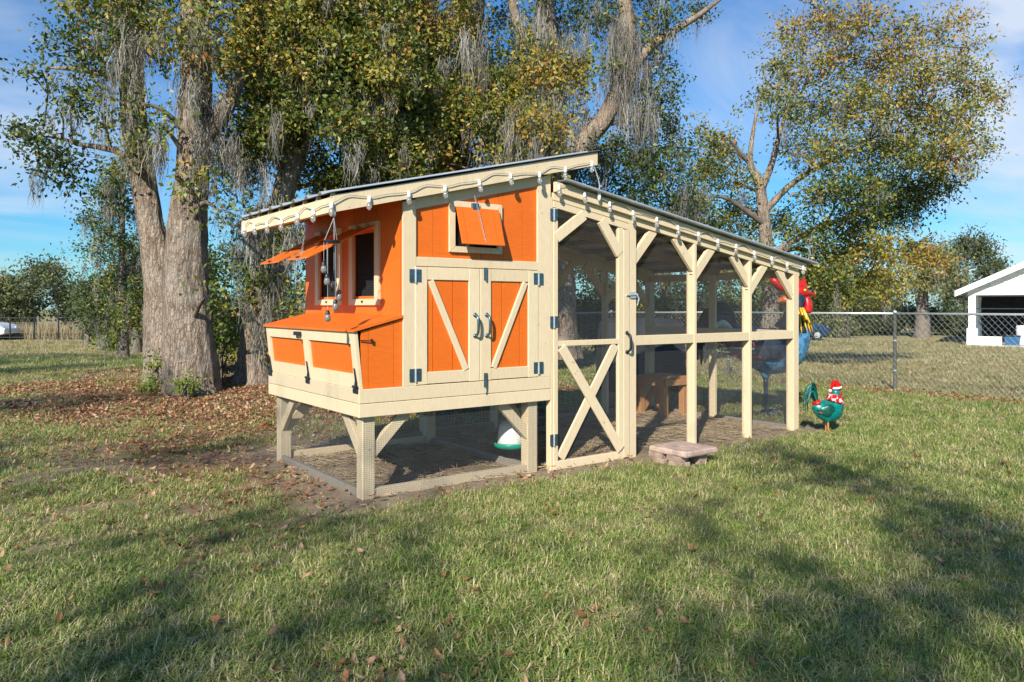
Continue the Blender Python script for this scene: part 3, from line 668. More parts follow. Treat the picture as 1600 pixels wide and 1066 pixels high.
for x, s in ((2.53, 1), (3.262, -1), (3.3, 1), (4.065, -1), (4.103, 1), (4.79, -1)): knee(x, s, .03, .235)
for x, s in ((2.51, 1), (3.262, -1), (3.3, 1), (4.065, -1), (4.103, 1), (4.79, -1)): knee(x, s, 2.03, .3, .19)
# run door
dr = sl('run_door', 1.625, 2.44, -.004, .032, .172, .222)
zdt = lambda x: zr(x) - .222
bx('stile', 1.624, 1.668, -.005, .031, .0, zdt(1.668), None, dr)
bx('stile', 2.318, 2.372, -.0045, .0315, .07, zdt(2.37), None, dr); bx('stile', 2.374, 2.442, -.007, .034, .012, zdt(2.442), None, dr)
bx('rail', 1.67, 2.374, -.004, .03, .955, .998, None, dr); bx('rail', 1.626, 2.372, -.0065, .03, .0, .066, None, dr)
for (xa, za), (xb, zb_), yy in (((1.70, .945), (2.335, .085), -.010), ((2.29, .945), (1.70, .085), .008)):
    lum('cross_brace', (xa, yy, za), (xb, yy, zb_), .018, .082, (1, 0, .3), None, dr)
lum('corner_brace', (1.655, .006, 1.80), (1.94, .006, zdt(1.94) + .01), .03, .085, (-1, 0, 1), None, dr)
lum('corner_brace', (2.335, .006, 1.70), (2.13, .006, zdt(2.13) + .01), .03, .085, (1, 0, 1), None, dr)
for z in (.235, 1.146, 1.975):
    k = MB().box(1.590, 1.618, -.011, -.002, z - .043, z + .043).box(1.628, 1.66, -.011, -.0055, z - .043, z + .043).build('hinge', M['hinge'], dr)
    MB().tube([(1.623, -.012, z - .048), (1.623, -.012, z + .046)], .007, 8).build('hinge_pin', M['galv'], k)
MB().tube(spline([(2.41, -.008, 1.045), (2.41, -.05, 1.02), (2.41, -.055, .965), (2.41, -.05, .91), (2.41, -.008, .885)], 14), .010, 8).lathe([(.018, 0), (.014, .01)], (2.41, -.006, 1.045), 10, (0, -1, 0)).lathe([(.018, 0), (.014, .01)], (2.41, -.006, .885), 10, (0, -1, 0)).build('handle', M['black_iron'], dr, True)
MB().tube([(2.40, -.014, 1.358), (2.53, -.014, 1.365)], .008, 8).box(2.45, 2.515, -.012, -.003, 1.335, 1.385).tube([(2.515, -.015, 1.375), (2.53, -.03, 1.33), (2.52, -.02, 1.27)], .005, 6).build('latch', M['galv'], dr)
def wpan(xa, xb, z0, y, topf, par=None):
    h = max(topf(xa), topf(xb)) - z0
    wiremesh('wire_mesh', (xa, y, z0), (xb - xa, 0, 0), (0, 0, h), lambda t: min(1, (topf(xa + (xb - xa) * t) - z0) / h))
wpan(1.665, 2.33, .998, .02, zdt); wpan(1.665, 2.33, .06, .022, lambda x: .955)
for xa, xb in ((2.53, 3.262), (3.3, 4.065), (4.103, 4.79)):
    wpan(xa, xb, 1.016, .068, lambda x: zr(x) - .165); wpan(xa, xb, .0, .068, lambda x: .94)
for xa, xb in ((1.66, 2.47), (2.51, 3.262), (3.3, 4.065), (4.103, 4.79)): wpan(xa, xb, .02, 2.072, lambda x: zr(x) - .19)
wiremesh('wire_mesh', (4.842, .09, .0), (0, 1.9, 0), (0, 0, zr(4.84) - .17))

# ------------------------------------------------------------------ string lights
def bulb_string(name, label, bulbs, sag, off):
    t = thing(name, label, 'string lights', bulbs[0], 'festoon bulbs along the coop roof'); pts = []
    for i, b in enumerate(bulbs):
        b = np.array(b, float)
        if i:
            a = np.array(bulbs[i - 1], float); L = np.linalg.norm(b - a); up = sag * (1 if i % 2 else .25)
            for q, h in ((.12, .3), (.42, 1), (.75, .55)): pts.append(a + (b - a) * q + np.array([0, -.003, up * h * min(1, L / .2)]))
        pts.append(b + np.array([0, 0, .004]))
    MB().tube(spline(pts, len(pts) * 3), .0030, 6).build('cable', M['cable'], t, True)
    for i, b in enumerate(bulbs):
        b = np.array(b, float); tl = np.array([random.uniform(-.12, .12), random.uniform(-.2, .02), -1]); tl = nrm(tl)
        k = MB().lathe([(.003, .028), (.010, .032), (.0165, .044), (.0185, .057), (.0155, .071), (.008, .081), (.001, .084)], b, 14, tl).build('bulb', M['bulb'], t, True)
        MB().lathe([(.007, -.010), (.0115, -.003), (.0125, .025), (.010, .032)], b, 12, tl).build('socket', M['white_plastic'], k, True)
    return t
B1 = []
for u, v in ((382, 355), (397, 352), (417, 348.5), (440, 344), (465, 335), (489.6, 329)):
    d = ray(u, v); B1.append(CP + d * ((RX0 - .014 - CV[0]) / d[0]))
for u, v in ((518, 318), (577, 309), (639, 301), (695.4, 292), (748.6, 283), (797.4, 273), (843, 271), (883.5, 263), (925, 254)): B1.append(onY(u, v, -.066))
bulb_string('string_lights', 'white cable with clear bulbs along the higher orange house roof edge', B1, .035, 0)
B2 = [onY(u, v, -.05) for u, v in ((873, 291), (913, 302), (952.5, 317), (989, 331), (1026, 341), (1059, 354), (1091, 364), (1121.4, 375), (1150, 383), (1178, 393.6), (1205, 402.5), (1229.8, 412), (1254.8, 417))]
bulb_string('string_lights', 'white cable with clear bulbs along the lower sloping run roof edge', B2, .03, 0)
a = onY(925, 254, -.07); b = onY(936, 300, -.065)
cl = MB().tube(spline([a, a + (b - a) * .3 + np.array([.02, 0, 0]), a + (b - a) * .7 + np.array([.025, 0, 0]), b], 14), .0042, 6).build('plug_cable', M['cable'], None, True)
pl_ = MB().lathe([(.011, 0), (.0145, .008), (.0145, .05), (.009, .07), (.002, .072)], b, 10, (.05, 0, -1)).build('plug', M['white_plastic'], cl, True)
tag(cl, 'loose white cable with plug joining the two festoon light strings', 'cable')

# ------------------------------------------------------------------ wind chime of small lanterns
ch0 = np.array([-.205, -.064, 1.83])
wc = thing('wind_chime', 'lantern wind chime with dark disc hanging from the house eave corner', 'wind chime', ch0)
hd = MB().lathe([(.003, .0), (.012, -.004), (.0145, -.018), (.010, -.03), (.003, -.04)], ch0 + np.array([0, 0, .03]), 14).build('hanger_globe', M['galv'], wc, True)
zd = 1.672; cx, cy = -.212, -.05
MB().lathe([(.004, zd + .012), (.048, zd + .008), (.055, zd), (.05, zd - .012), (.004, zd - .014)], (cx, cy, 0), 24).build('disc', M['black_iron'], wc)
for k in range(3):
    a = k * 2.1 + .4; MB().tube([ch0 + np.array([0, 0, -.01]), (cx + .046 * math.cos(a), cy + .046 * math.sin(a), zd + .008)], .0018, 5).build('hanger_wire', M['galv'], wc)
for u, v, o in ((505.9, 417, 0), (511, 436, 2), (522, 441, 1), (530, 461, 3), (524, 476, 4), (512, 493, 5)):
    q = onY(u, v, cy + (.03 if o % 2 else -.03))
    MB().tube([(q[0], q[1], zd - .01), q + np.array([0, 0, .03])], .0013, 5).build('wire', M['galv'], wc)
    j = MB().lathe([(.006, .012), (.014, .006), (.0185, -.008), (.019, -.026), (.012, -.038), (.002, -.04)], q, 12).build('lantern', M['jar'], wc, True)
    MB().lathe([(.002, .034), (.011, .028), (.015, .012), (.014, .006)], q, 12).tube([q + np.array([-.011, 0, .01]), q + np.array([-.012, 0, .045]), q + np.array([.012, 0, .045]), q + np.array([.011, 0, .01])], .0014, 5).build('lantern_cap', M['black_iron'], j)

# ------------------------------------------------------------------ feeder, step, bench, covered grill
f0 = np.array([1.44, .30, .155])
fd = thing('poultry_feeder', 'white poultry feeder in a green tray hanging under the orange house', 'feeder', f0)
MB().lathe([(.02, .0), (.115, .0), (.135, .012), (.142, .045), (.136, .045), (.125, .016), (.02, .012)], f0, 32).build('tray', M['green_plastic'], fd, True)
MB().lathe([(.105, .02), (.112, .03), (.105, .09), (.092, .17), (.07, .20), (.02, .21)], f0, 28).build('hopper', M['white_plastic'], fd, True)
MB().tube([f0 + np.array([-.07, 0, .19]), f0 + np.array([0, 0, .27]), f0 + np.array([.07, 0, .19])], .0025, 6).tube([f0 + np.array([0, 0, .27]), f0 + np.array([0, 0, .51])], .0025, 6).build('hanging_wire', M['galv'], fd)

st = thing('door_step', 'square concrete paver step stacked on bricks beside the run door', 'step', (2.68, -.38, 0))
q = [np.array([2.68, -.38]) + .195 * np.array(k_) for k_ in ((-1.0, .97), (-.97, -1.0), (1.0, -.97), (.97, 1.0))]
def slab(q, z0, z1, c=.012):
    ce = sum(q) / 4; a = [(*p, z0 + c) for p in q]; i0 = [(*(p + (ce - p) * .03), z0) for p in q]; b = [(*p, z1 - c) for p in q]; t_ = [(*(p + (ce - p) * .035), z1) for p in q]
    return MB().rings([i0, a, b, t_])
slab(q, .082, .128).build('paver', M['paver'], st)
def brick(c, ang, L=.2, W=.1, z0=0, z1=.055):
    d = np.array([math.cos(ang), math.sin(ang)]); s = np.array([-d[1], d[0]]); c = np.array(c)
    slab([c - d * L / 2 - s * W / 2, c + d * L / 2 - s * W / 2, c + d * L / 2 + s * W / 2, c - d * L / 2 + s * W / 2], z0, z1, .006).build('brick', M['brick'], st)
e1 = q[1] - q[0]; an = math.atan2(e1[1], e1[0])
for k in range(2):
    for lay_, zz in enumerate((-.01, .036)):
        c = q[0] + e1 * (.28 + .5 * k - .05 * lay_) + np.array([.055, .035]); brick(c, an + random.uniform(-.04, .04), .145, .09, zz, zz + .045)
ce_ = sum(q) / 4; brick(ce_, an + 1.5, .2, .1, -.01, .08); brick(ce_ + (q[2] - ce_) * .3, an + .1, .18, .1, -.01, .08); brick(ce_ + (q[3] - ce_) * .55, an + 1.5, .15, .1, -.01, .08)

bn = thing('wooden_bench', 'reddish cedar bench with square legs seen through the run mesh', 'bench', (4.56, 1.55, 0))
bx0, bx1, by0, by1 = 4.36, 4.77, 1.36, 1.80
for k in range(4): MB().beam((bx0 - .02, by0 + .055 + k * .11, .452), (bx1 + .02, by0 + .055 + k * .11, .452), .104, .03).build('seat_plank', M['cedar'], bn)
for x_ in (bx0 + .04, bx1 - .04):
    for y_ in (by0 + .04, by1 - .04): MB().beam((x_, y_, 0), (x_, y_, .436), .075, .075, (0, 1, 0)).build('leg', M['cedar'], bn)
for y_ in (by0 - .012, by1 + .012): MB().beam((bx0, y_, .40), (bx1, y_, .40), .024, .075).build('apron', M['cedar'], bn)
for x_ in (bx0 - .014, bx1 + .014): MB().beam((x_, by0, .40), (x_, by1, .40), .024, .075).build('apron', M['cedar'], bn)
MB().beam((bx0 + .08, by1 - .04, .06), (bx1 - .08, by1 - .04, .36), .03, .07, (0, 0, 1)).build('brace', M['cedar'], bn)
gp = at(1000, 600, 11.6); gzz = tz(gp[0], gp[1])
gr = thing('covered_grill', 'big dark boxy covered grill standing behind the run', 'grill', (gp[0], gp[1], gzz))
def cov(w_, d_, z, j): return [(gp[0] + RV[0] * x * w_ + FV[0] * y * d_, gp[1] + RV[1] * x * w_ + FV[1] * y * d_, gzz + z + random.uniform(-j, j)) for x, y in ((-1, -1), (-.35, -1.05), (.35, -1.04), (1, -1), (1.03, 0), (1, 1), (0, 1.05), (-1, 1), (-1.04, 0))]
MB().rings([cov(.64, .32, .06, .01), cov(.62, .31, .4, .0), cov(.6, .3, .85, 0), cov(.58, .29, 1.02, .0), cov(.5, .22, 1.09, .01)]).build('cover', M['shade_dark'], gr)
for x in (-.5, .5):
    c_ = np.array([gp[0], gp[1]]) + RV * x
    MB().lathe([(.07, -.02), (.075, 0), (.07, .02)], (c_[0], c_[1], gzz + .07), 14, (FV[0], FV[1], 0)).build('wheel', M['black_iron'], gr)

# ------------------------------------------------------------------ metal roosters
def enamel(name, c, rough=.35, var=.25, sc=40):
    return simple(name, c, rough, .15, var, sc, .5)
def plaid():
    m, t, b = mat('red plaid cloth', .85, 0, .1)
    v = pos(t); ck = N(t, 'ShaderNodeTexChecker', Scale=26.0); t.links.new(v, ck.inputs[0]); ck.inputs[1].default_value = (.48, .012, .018, 1); ck.inputs[2].default_value = (.62, .55, .5, 1)
    n = noise(t, v, 30, 2); c = mixcol(t, ramp(t, n, [(.42, (0, 0, 0)), (.5, (1, 1, 1))]), (.45, .012, .02), ck.outputs[0]); t.links.new(c, b.inputs['Base Color']); return m
EN = dict(teal=enamel('teal enamel', (.0, .20, .17)), green=enamel('dark green enamel', (.004, .075, .055)), red=enamel('red enamel', (.55, .02, .015)), orange=enamel('orange enamel', (.65, .14, .03)),
          yellow=enamel('yellow enamel', (.75, .45, .03)), blue=enamel('blue enamel', (.09, .27, .46), .4, .5, 18), black=enamel('black enamel', (.012, .016, .024)), navy=enamel('dark blue enamel', (.03, .05, .09), .4, .4, 14),
          white=enamel('white enamel', (.7, .7, .68)), leg=enamel('orange leg paint', (.55, .26, .09)), plaid=plaid(), felt=simple('red felt', (.5, .008, .01), .9, 0, .1, 60, .1), fur=simple('white trim', (.8, .78, .75), .95, 0, .08, 80, .1))
def rooster(name, label, base, ang, H, big):
    t = thing(name, label, 'rooster statue', base)
    c, s = math.cos(ang), math.sin(ang); B = np.array(base, float)
    def P(x, y, z):
        if not big: x *= .9; z = z * .82 if z < .28 else .2296 + (z - .28) * 1.05
        return B + np.array([c * x - s * y, s * x + c * y, z]) * H
    sd = np.array([-s, c, 0])
    def lf_(pts, rw, rh, name_, m, par=t, n=14, k=None):
        pp = spline([P(*q) for q in pts], 3 * (len(pts) - 1)) ; f = lambda r: [float(np.interp(i / (len(pp) - 1) * (len(pts) - 1), range(len(pts)), r)) * H * (1 if big else 1.36) for i in range(len(pp))]
        return MB().loft(pp, f(rw), f(rh), sd, n).build(name_, m, par, True)
    body = [(-.31, 0, .60), (-.24, 0, .555), (-.12, 0, .50), (.02, 0, .455), (.14, 0, .47), (.205, 0, .555), (.215, 0, .65), (.215, 0, .74), (.23, 0, .82), (.245, 0, .875)]
    if not big:
        bo = lf_(body, [.02, .07, .11, .135, .13, .105, .075, .056, .055, .02], [.03, .09, .135, .155, .15, .11, .08, .06, .06, .02], 'body', EN['teal'], n=20)
    else:
        bo = lf_(body[:7], [.02, .07, .11, .135, .13, .11, .085], [.03, .09, .135, .165, .165, .125, .09], 'body', EN['blue'], n=20)
        lf_([(.19, 0, .60), (.212, 0, .68), (.215, 0, .76), (.24, 0, .84), (.25, 0, .885)], [.115, .08, .058, .055, .02], [.12, .085, .06, .06, .02], 'neck', EN['navy'], n=20)
        for i in range(13):                       # neck feathers, yellow points over the chest
            a = -1.9 + 3.8 * i / 12; q = lambda r, z: (.205 + r * math.cos(a), r * math.sin(a), z)
            lf_([q(.068, .76), q(.10, .68), q(.135, .60 - .02 * (i % 2))], [.012, .022, .002], [.006, .008, .002], 'neck_feather', EN['yellow'], n=6)
    # head: comb, wattles, beak, eyes
    hd = lf_([(.20, 0, .84), (.235, 0, .875), (.29, 0, .868), (.32, 0, .85)], [.03, .052, .04, .018], [.03, .05, .04, .018], 'head', EN['red'])
    lf_([(.31, 0, .865), (.355, 0, .858), (.385, 0, .835)], [.018, .012, .001], [.016, .011, .001], 'beak', EN['red' if big else 'orange'], hd, 8)
    for k in (-1, 1):
        lf_([(.305, .012 * k, .84), (.315, .02 * k, .79), (.312, .02 * k, .735), (.31, .02 * k, .72)], [.01, .016, .016, .002], [.016, .028, .03, .003], 'wattle', EN['red'], hd, 10)
        MB().lathe([(.012 * H, 0), (.008 * H, .006 * H), (.001, .008 * H)], P(.275, .042 * k, .885), 10, sd * k).build('eye', EN['yellow'], hd, True)
    if big:
        pts = [(.15, .90), (.115, .955), (.14, .985), (.175, .945), (.185, .99), (.215, .95), (.235, .995), (.262, .945), (.29, .98), (.31, .915), (.27, .90), (.2, .895)]
        MB().prism([P(x, -.008, z) for x, z in pts], sd * .016 * H).build('comb', EN['red'], hd)
        lf_([(.20, 0, .88), (.13, 0, .90), (.06, 0, .955), (.035, 0, .985)], [.03, .05, .035, .004], [.02, .03, .03, .004], 'crest', EN['red'], hd)
        lf_([(.19, 0, .80), (.14, 0, .82), (.09, 0, .80)], [.05, .04, .004], [.03, .03, .004], 'hackle', EN['orange'], hd)
    # wings
    for k in (-1, 1):
        wg = lf_([(.10, .115 * k, .54), (.04, .145 * k, .50), (-.08, .135 * k, .48), (-.20, .10 * k, .49), (-.26, .08 * k, .50)], [.012, .028, .028, .02, .004], [.03, .085, .095, .06, .01], 'wing', EN['green' if not big else 'navy'])
        for j in range(4):
            z = .43 + .028 * j; lf_([(.0 - .02 * j, .15 * k, z), (-.13, .135 * k, z - .01), (-.27 - .02 * j, .095 * k, z)], [.008, .012, .002], [.012, .016, .004], 'wing_feather', EN[('red', 'blue', 'white', 'red')[j] if big else ('green', 'red', 'green', 'teal')[j]], wg, 6)
    # tail sickles
    nT = 11
    for i in range(nT):
        a = i / (nT - 1); k = (i % 3 - 1); up = 1 - a
        if big: pts = [(-.24, .02 * k, .56), (-.28 - .02 * a, .04 * k, .62 + .10 * up), (-.35 - .02 * a, .055 * k, .65 + .12 * up), (-.42 - .01 * a, .07 * k, .60 + .12 * up), (-.465, .075 * k, .48 + .10 * up), (-.475, .07 * k, .36 + .14 * up)]
        else: pts = [(-.25, .02 * k, .57), (-.27 - .05 * a, .03 * k, .66 + .12 * up), (-.33 - .06 * a, .045 * k, .74 + .22 * up), (-.41 - .05 * a, .06 * k, .72 + .26 * up), (-.49 - .04 * a, .065 * k, .60 + .26 * up), (-.55 + .02 * a, .06 * k, .42 + .28 * up)]
        m = ('black', 'navy', 'black', 'navy', 'white')[i % 5] if big else ('green', 'teal', 'green', 'green', 'black')[i % 5]
        kt = 1.9 if big else .75; lf_(pts, [k_ * kt * .7 for k_ in (.012, .022, .03, .028, .018, .002)], [k_ * kt * 2.6 for k_ in (.005, .007, .008, .007, .005, .001)], 'tail_feather', EN[m], n=8)
    if not big:
        lf_([(-.22, 0, .60), (-.27, 0, .63), (-.30, 0, .67)], [.06, .075, .02], [.04, .06, .02], 'saddle', EN['red'])
    # legs
    for k in (-1, 1):
        x0 = .0 + .03 * k
        lf_([(x0 - .01, .075 * k, .47), (x0 - .015, .08 * k, .40), (x0 - .005, .075 * k, .32), (x0 + .0, .07 * k, .265)], [.06, .058, .036, .02], [.075, .07, .045, .022], 'thigh', EN['teal' if not big else 'blue'])
        sh = lf_([(x0, .07 * k, .275), (x0 + .004, .07 * k, .15), (x0 + .01, .07 * k, .02)], [.016, .013, .015], [.016, .013, .015], 'shank', EN['leg' if not big else 'navy'], n=8)
        for a in (-.5, 0, .5, 3.14):
            L = .10 if a < 3 else .05; lf_([(x0 + .01, .07 * k, .02), (x0 + .01 + L * .6 * math.cos(a), .07 * k + L * .6 * math.sin(a), .018), (x0 + .01 + L * math.cos(a), .07 * k + L * math.sin(a), .004)], [.012, .010, .003], [.012, .010, .003], 'toe', EN['leg' if not big else 'navy'], sh, 6)
    if not big:                                   # scarf, bow and felt hat
        ring = [(.21 + .125 * math.cos(q), .12 * math.sin(q), .655 - .045 * math.cos(q)) for q in np.linspace(0, 2 * math.pi, 15)]
        sc_ = MB().tube([P(*q) for q in ring], [.062 * H] * 15, 10).tube([P(*q) + np.array([0, 0, .055 * H]) for q in ring], [.04 * H] * 15, 10).build('scarf', EN['plaid'], t, True)
        lf_([(.31, -.03, .64), (.345, -.035, .55), (.335, -.04, .45)], [.03, .035, .03], [.01, .012, .008], 'scarf_end', EN['black'], sc_, 8)
        lf_([(.30, .0, .67), (.345, -.02, .60), (.33, -.025, .56)], [.045, .055, .04], [.012, .015, .01], 'scarf_end', EN['plaid'], sc_, 8)
        MB().tube([P(.235 + .09 * math.cos(q), .085 * math.sin(q), .89 + .012 * math.cos(q)) for q in np.linspace(0, 2 * math.pi, 15)], .024 * H, 8).build('hat_brim', EN['fur'], t, True)
        ht = lf_([(.235, 0, .885), (.23, 0, .925), (.215, 0, .965), (.18, 0, .975), (.14, 0, .93), (.10, 0, .86)], [.07, .066, .055, .04, .026, .018], [.066, .062, .05, .036, .026, .018], 'hat', EN['felt'])
        MB().lathe([(.002, -.032 * H), (.024 * H, -.02 * H), (.032 * H, 0), (.024 * H, .02 * H), (.002, .032 * H)], P(.085, 0, .835), 12).build('pompom', EN['fur'], ht, True)
        lf_([(-.24, .06, .60), (-.235, .075, .70), (-.20, .06, .80), (-.21, .05, .92)], [.012, .02, .022, .006], [.006, .008, .008, .003], 'ribbon', EN['plaid'])
    return t
aR = math.atan2(RV[1], RV[0])
p = onz(1292, 676, 0.0); rooster('rooster_statue', 'small teal metal rooster wearing a red felt hat and plaid scarf on the lawn', (p[0], p[1], 0), aR + .25, .515, False)
p = onz(1196, 648, 0.0); rooster('rooster_statue', 'large blue and red metal rooster sculpture behind the end of the run', (p[0], p[1], 0), aR + .12, 1.64, True)

# ------------------------------------------------------------------ chain link fence (runs parallel to the coop's short side)
FX = 9.35; FY0, FY1 = -4.5, 33.0
fe = thing('chain_link_fence', 'galvanised chain link fence with round posts beyond the rooster statues', 'fence', (FX, 1.3, 0)); FH = 1.155
V = []; Fq = []
def wire3(p, q, r=.0019):
    k = len(V); d = nrm(q - p); a = nrm(np.cross(d, (1, 0, 0))) * r; b = np.array([1, 0, 0]) * r
    V.extend([p + a, p - a * .5 + b * .87, p - a * .5 - b * .87, q + a, q - a * .5 + b * .87, q - a * .5 - b * .87]); Fq.extend([(k, k + 1, k + 4, k + 3), (k + 1, k + 2, k + 5, k + 4), (k + 2, k, k + 3, k + 5)])
dy = .082; zz = FH - .01
for sgn in (1, -1):
    y = FY0 - 1.2
    while y < FY1 + 1.2:
        a0, a1 = 0, 1
        ya, yb = y, y + sgn * (zz * .92)
        f0_, f1_ = 0.0, 1.0
        for lim, cmp in ((FY0, -1), (FY1, 1)):
            pass
        lo, hi = sorted((ya, yb))
        if hi > FY0 and lo < FY1:
            t0, t1 = 0., 1.
            if sgn > 0: t0 = max(0, (FY0 - ya) / (yb - ya)); t1 = min(1, (FY1 - ya) / (yb - ya))
            else: t0 = max(0, (FY1 - ya) / (yb - ya)); t1 = min(1, (FY0 - ya) / (yb - ya))
            if t1 > t0:
                pa = ya + (yb - ya) * t0; pb = ya + (yb - ya) * t1
                g = tz(FX, (pa + pb) / 2)
                wire3(np.array([FX + .004 * sgn - .03, pa, g + .01 + zz * t0]), np.array([FX + .004 * sgn - .03, pb, g + .01 + zz * t1]))
        y += dy
npmesh('wire_netting', np.array(V), np.array(Fq), M['chainlink'], fe, None, False, 'stuff')
py_ = [1.3 + 3.05 * k for k in range(-2, 11)]
for y in py_:
    g = tz(FX, y); po = MB().lathe([(.024, -.3), (.024, FH + .005), (.03, FH + .005), (.03, FH + .03), (.012, FH + .05), (.001, FH + .052)], (FX, y, g), 14).build('post', M['galv'], fe, True)
    for h in (.3, .75): MB().lathe([(.028, -.008), (.028, .008)], (FX, y, g + h), 12).build('tie_band', M['galv'], po)
for a, b in zip(py_[:-1], py_[1:]): MB().tube([(FX - .004, a, tz(FX, a) + FH), (FX - .004, (a + b) / 2, .5 * (tz(FX, a) + tz(FX, b)) + FH - .004), (FX - .004, b, tz(FX, b) + FH)], .018, 10).build('top_rail', M['galv'], fe, True)

# a low wire field fence far off past the oak
def far_fence(u0, u1, D, hgt, n, label):
    pts = [at(u, HZ, D) for u in np.linspace(u0, u1, n)]
    t = thing('field_fence', label, 'fence', (pts[0][0], pts[0][1], tz(pts[0][0], pts[0][1])))
    for p_ in pts: g = tz(p_[0], p_[1]); MB().tube([(p_[0], p_[1], g - .2), (p_[0], p_[1], g + hgt + .1)], [.05, .04], 8).build('post', M['black_iron'], t)
    for h in np.linspace(.2, hgt, 5):
        MB().tube([(p_[0], p_[1], tz(p_[0], p_[1]) + h) for p_ in pts], .008, 4).build('wire', M['chainlink'], t)
far_fence(-60, 205, 46, 1.35, 8, 'thin wire field fence with dark posts past the big oak')

# ------------------------------------------------------------------ white pavilion
pv0 = at(1519, 540, 40); gzp = -.8
pv = thing('pavilion', 'white gabled open pavilion with square columns beyond the chain link fence', 'pavilion', (pv0[0], pv0[1], gzp))
PD = nrm(FV + .64 * RV); PL = np.array([PD[1], -PD[0]])
def pp(l, d, z): return (pv0[0] + PL[0] * l + PD[0] * d, pv0[1] + PL[1] * l + PD[1] * d, gzp + z)
def pbox(name, l0, l1, d0, d1, z0, z1, m, par=pv):
    a = [pp(l0, d0, z0), pp(l1, d0, z0), pp(l1, d1, z0), pp(l0, d1, z0), pp(l0, d0, z1), pp(l1, d0, z1), pp(l1, d1, z1), pp(l0, d1, z1)]
    return MB().add(a, [(0, 3, 2, 1), (4, 5, 6, 7), (0, 1, 5, 4), (1, 2, 6, 5), (2, 3, 7, 6), (3, 0, 4, 7)]).build(name, m, par)
WP = 14.4; zb = 2.62; RS = .48
pbox('slab', -.3, WP + .3, -.2, 9, -.15, .06, M['concrete'])
for l in (0, 4.8, 9.6, WP):
    for d in (0, 4.4, 8.6):
        cc = pbox('column', l - .16, l + .16, d - .16, d + .16, .06, zb, M['white_paint'])
        pbox('column_base', l - .24, l + .24, d - .24, d + .24, .06, .9 if l == 0 else .3, M['white_paint'], cc)
pbox('low_wall', .2, 1.3, -.08, .1, .06, .5, M['white_paint'])
pbox('beam', -.2, WP + .2, -.2, .0, zb, zb + .38, M['white_paint']); pbox('beam', -.2, WP + .2, 8.5, 8.7, zb, zb + .38, M['white_paint'])
pbox('beam', -.12, .12, .0, 8.5, zb, zb + .34, M['white_paint']); pbox('beam', WP - .12, WP + .12, .0, 8.5, zb, zb + .34, M['white_paint'])
mid = WP / 2; zrg = zb + .38 + RS * mid
gb_ = MB().add([pp(-.0, -.12, zb + .38), pp(WP, -.12, zb + .38), pp(mid, -.12, zrg - .02), pp(0, .0, zb + .38), pp(WP, .0, zb + .38), pp(mid, .0, zrg - .02)], [(0, 1, 2), (3, 5, 4), (0, 3, 4, 1), (1, 4, 5, 2), (2, 5, 3, 0)]).build('gable', M['white_paint'], pv)
for l in np.arange(.8, WP, .62):
    h = zb + .36 + RS * min(l, WP - l)
    if h > zb + .6: pbox('batten', l - .03, l + .03, -.16, -.122, zb + .39, h - .06, M['white_paint'], gb_)
for sgn in (-1, 1):
    e = -.75 if sgn < 0 else WP + .75; ze = zb + .38 - RS * .75
    rf_ = MB().prism([pp(mid, -.7, zrg + .05), pp(e, -.7, ze + .05), pp(e, -.7, ze + .17), pp(mid, -.7, zrg + .17)], np.array(pp(0, 9.8, 0)) - np.array(pp(0, 0, 0))).build('roof', M['white_paint'], pv)
    MB().prism([pp(mid, -.74, zrg - .12), pp(e, -.74, ze - .1), pp(e, -.74, ze + .2), pp(mid, -.74, zrg + .2)], np.array(pp(0, .04, 0)) - np.array(pp(0, 0, 0))).build('rake_board', M['white_paint'], rf_)
pbox('back_screen', .2, WP, 8.4, 8.45, .06, zb, M['shade_dark']); pbox('rail', .2, WP, -.03, .03, 1.9, 1.95, M['shade_dark'])
bn_ = thing('plastic_barrel', 'pale cylindrical barrel standing inside the white pavilion', 'barrel', pp(2.2, 1.0, .06)); MB().lathe([(.27, 0), (.3, .04), (.3, .45), (.31, .5), (.3, .55), (.3, .96), (.27, 1.0), (.02, 1.0)], pp(2.2, 1.0, .06), 18).build('drum', M['white_plastic'], bn_, True); MB().lathe([(.05, 0), (.05, .03), (.01, .035)], pp(2.35, 1.0, 1.055), 10).build('cap', M['green_plastic'], bn_)
tot = simple('blue plastic', (.03, .12, .25), .4, 0, .1, 6)
for i, l in enumerate((1.75, 2.85, 3.65)):
    b_ = thing('storage_tote', 'blue lidded storage tote on the pavilion floor', 'tote', pp(l, .7, .06), 'blue totes in the pavilion')
    MB().add([pp(l - .3, .5, .06), pp(l + .3, .5, .06), pp(l + .3, .95, .06), pp(l - .3, .95, .06), pp(l - .34, .46, .5), pp(l + .34, .46, .5), pp(l + .34, .99, .5), pp(l - .34, .99, .5)], [(0, 3, 2, 1), (4, 5, 6, 7), (0, 1, 5, 4), (1, 2, 6, 5), (2, 3, 7, 6), (3, 0, 4, 7)]).build('tub', tot, b_)
    pbox('lid', l - .37, l + .37, .43, 1.02, .505, .56, M['shade_dark'], b_)

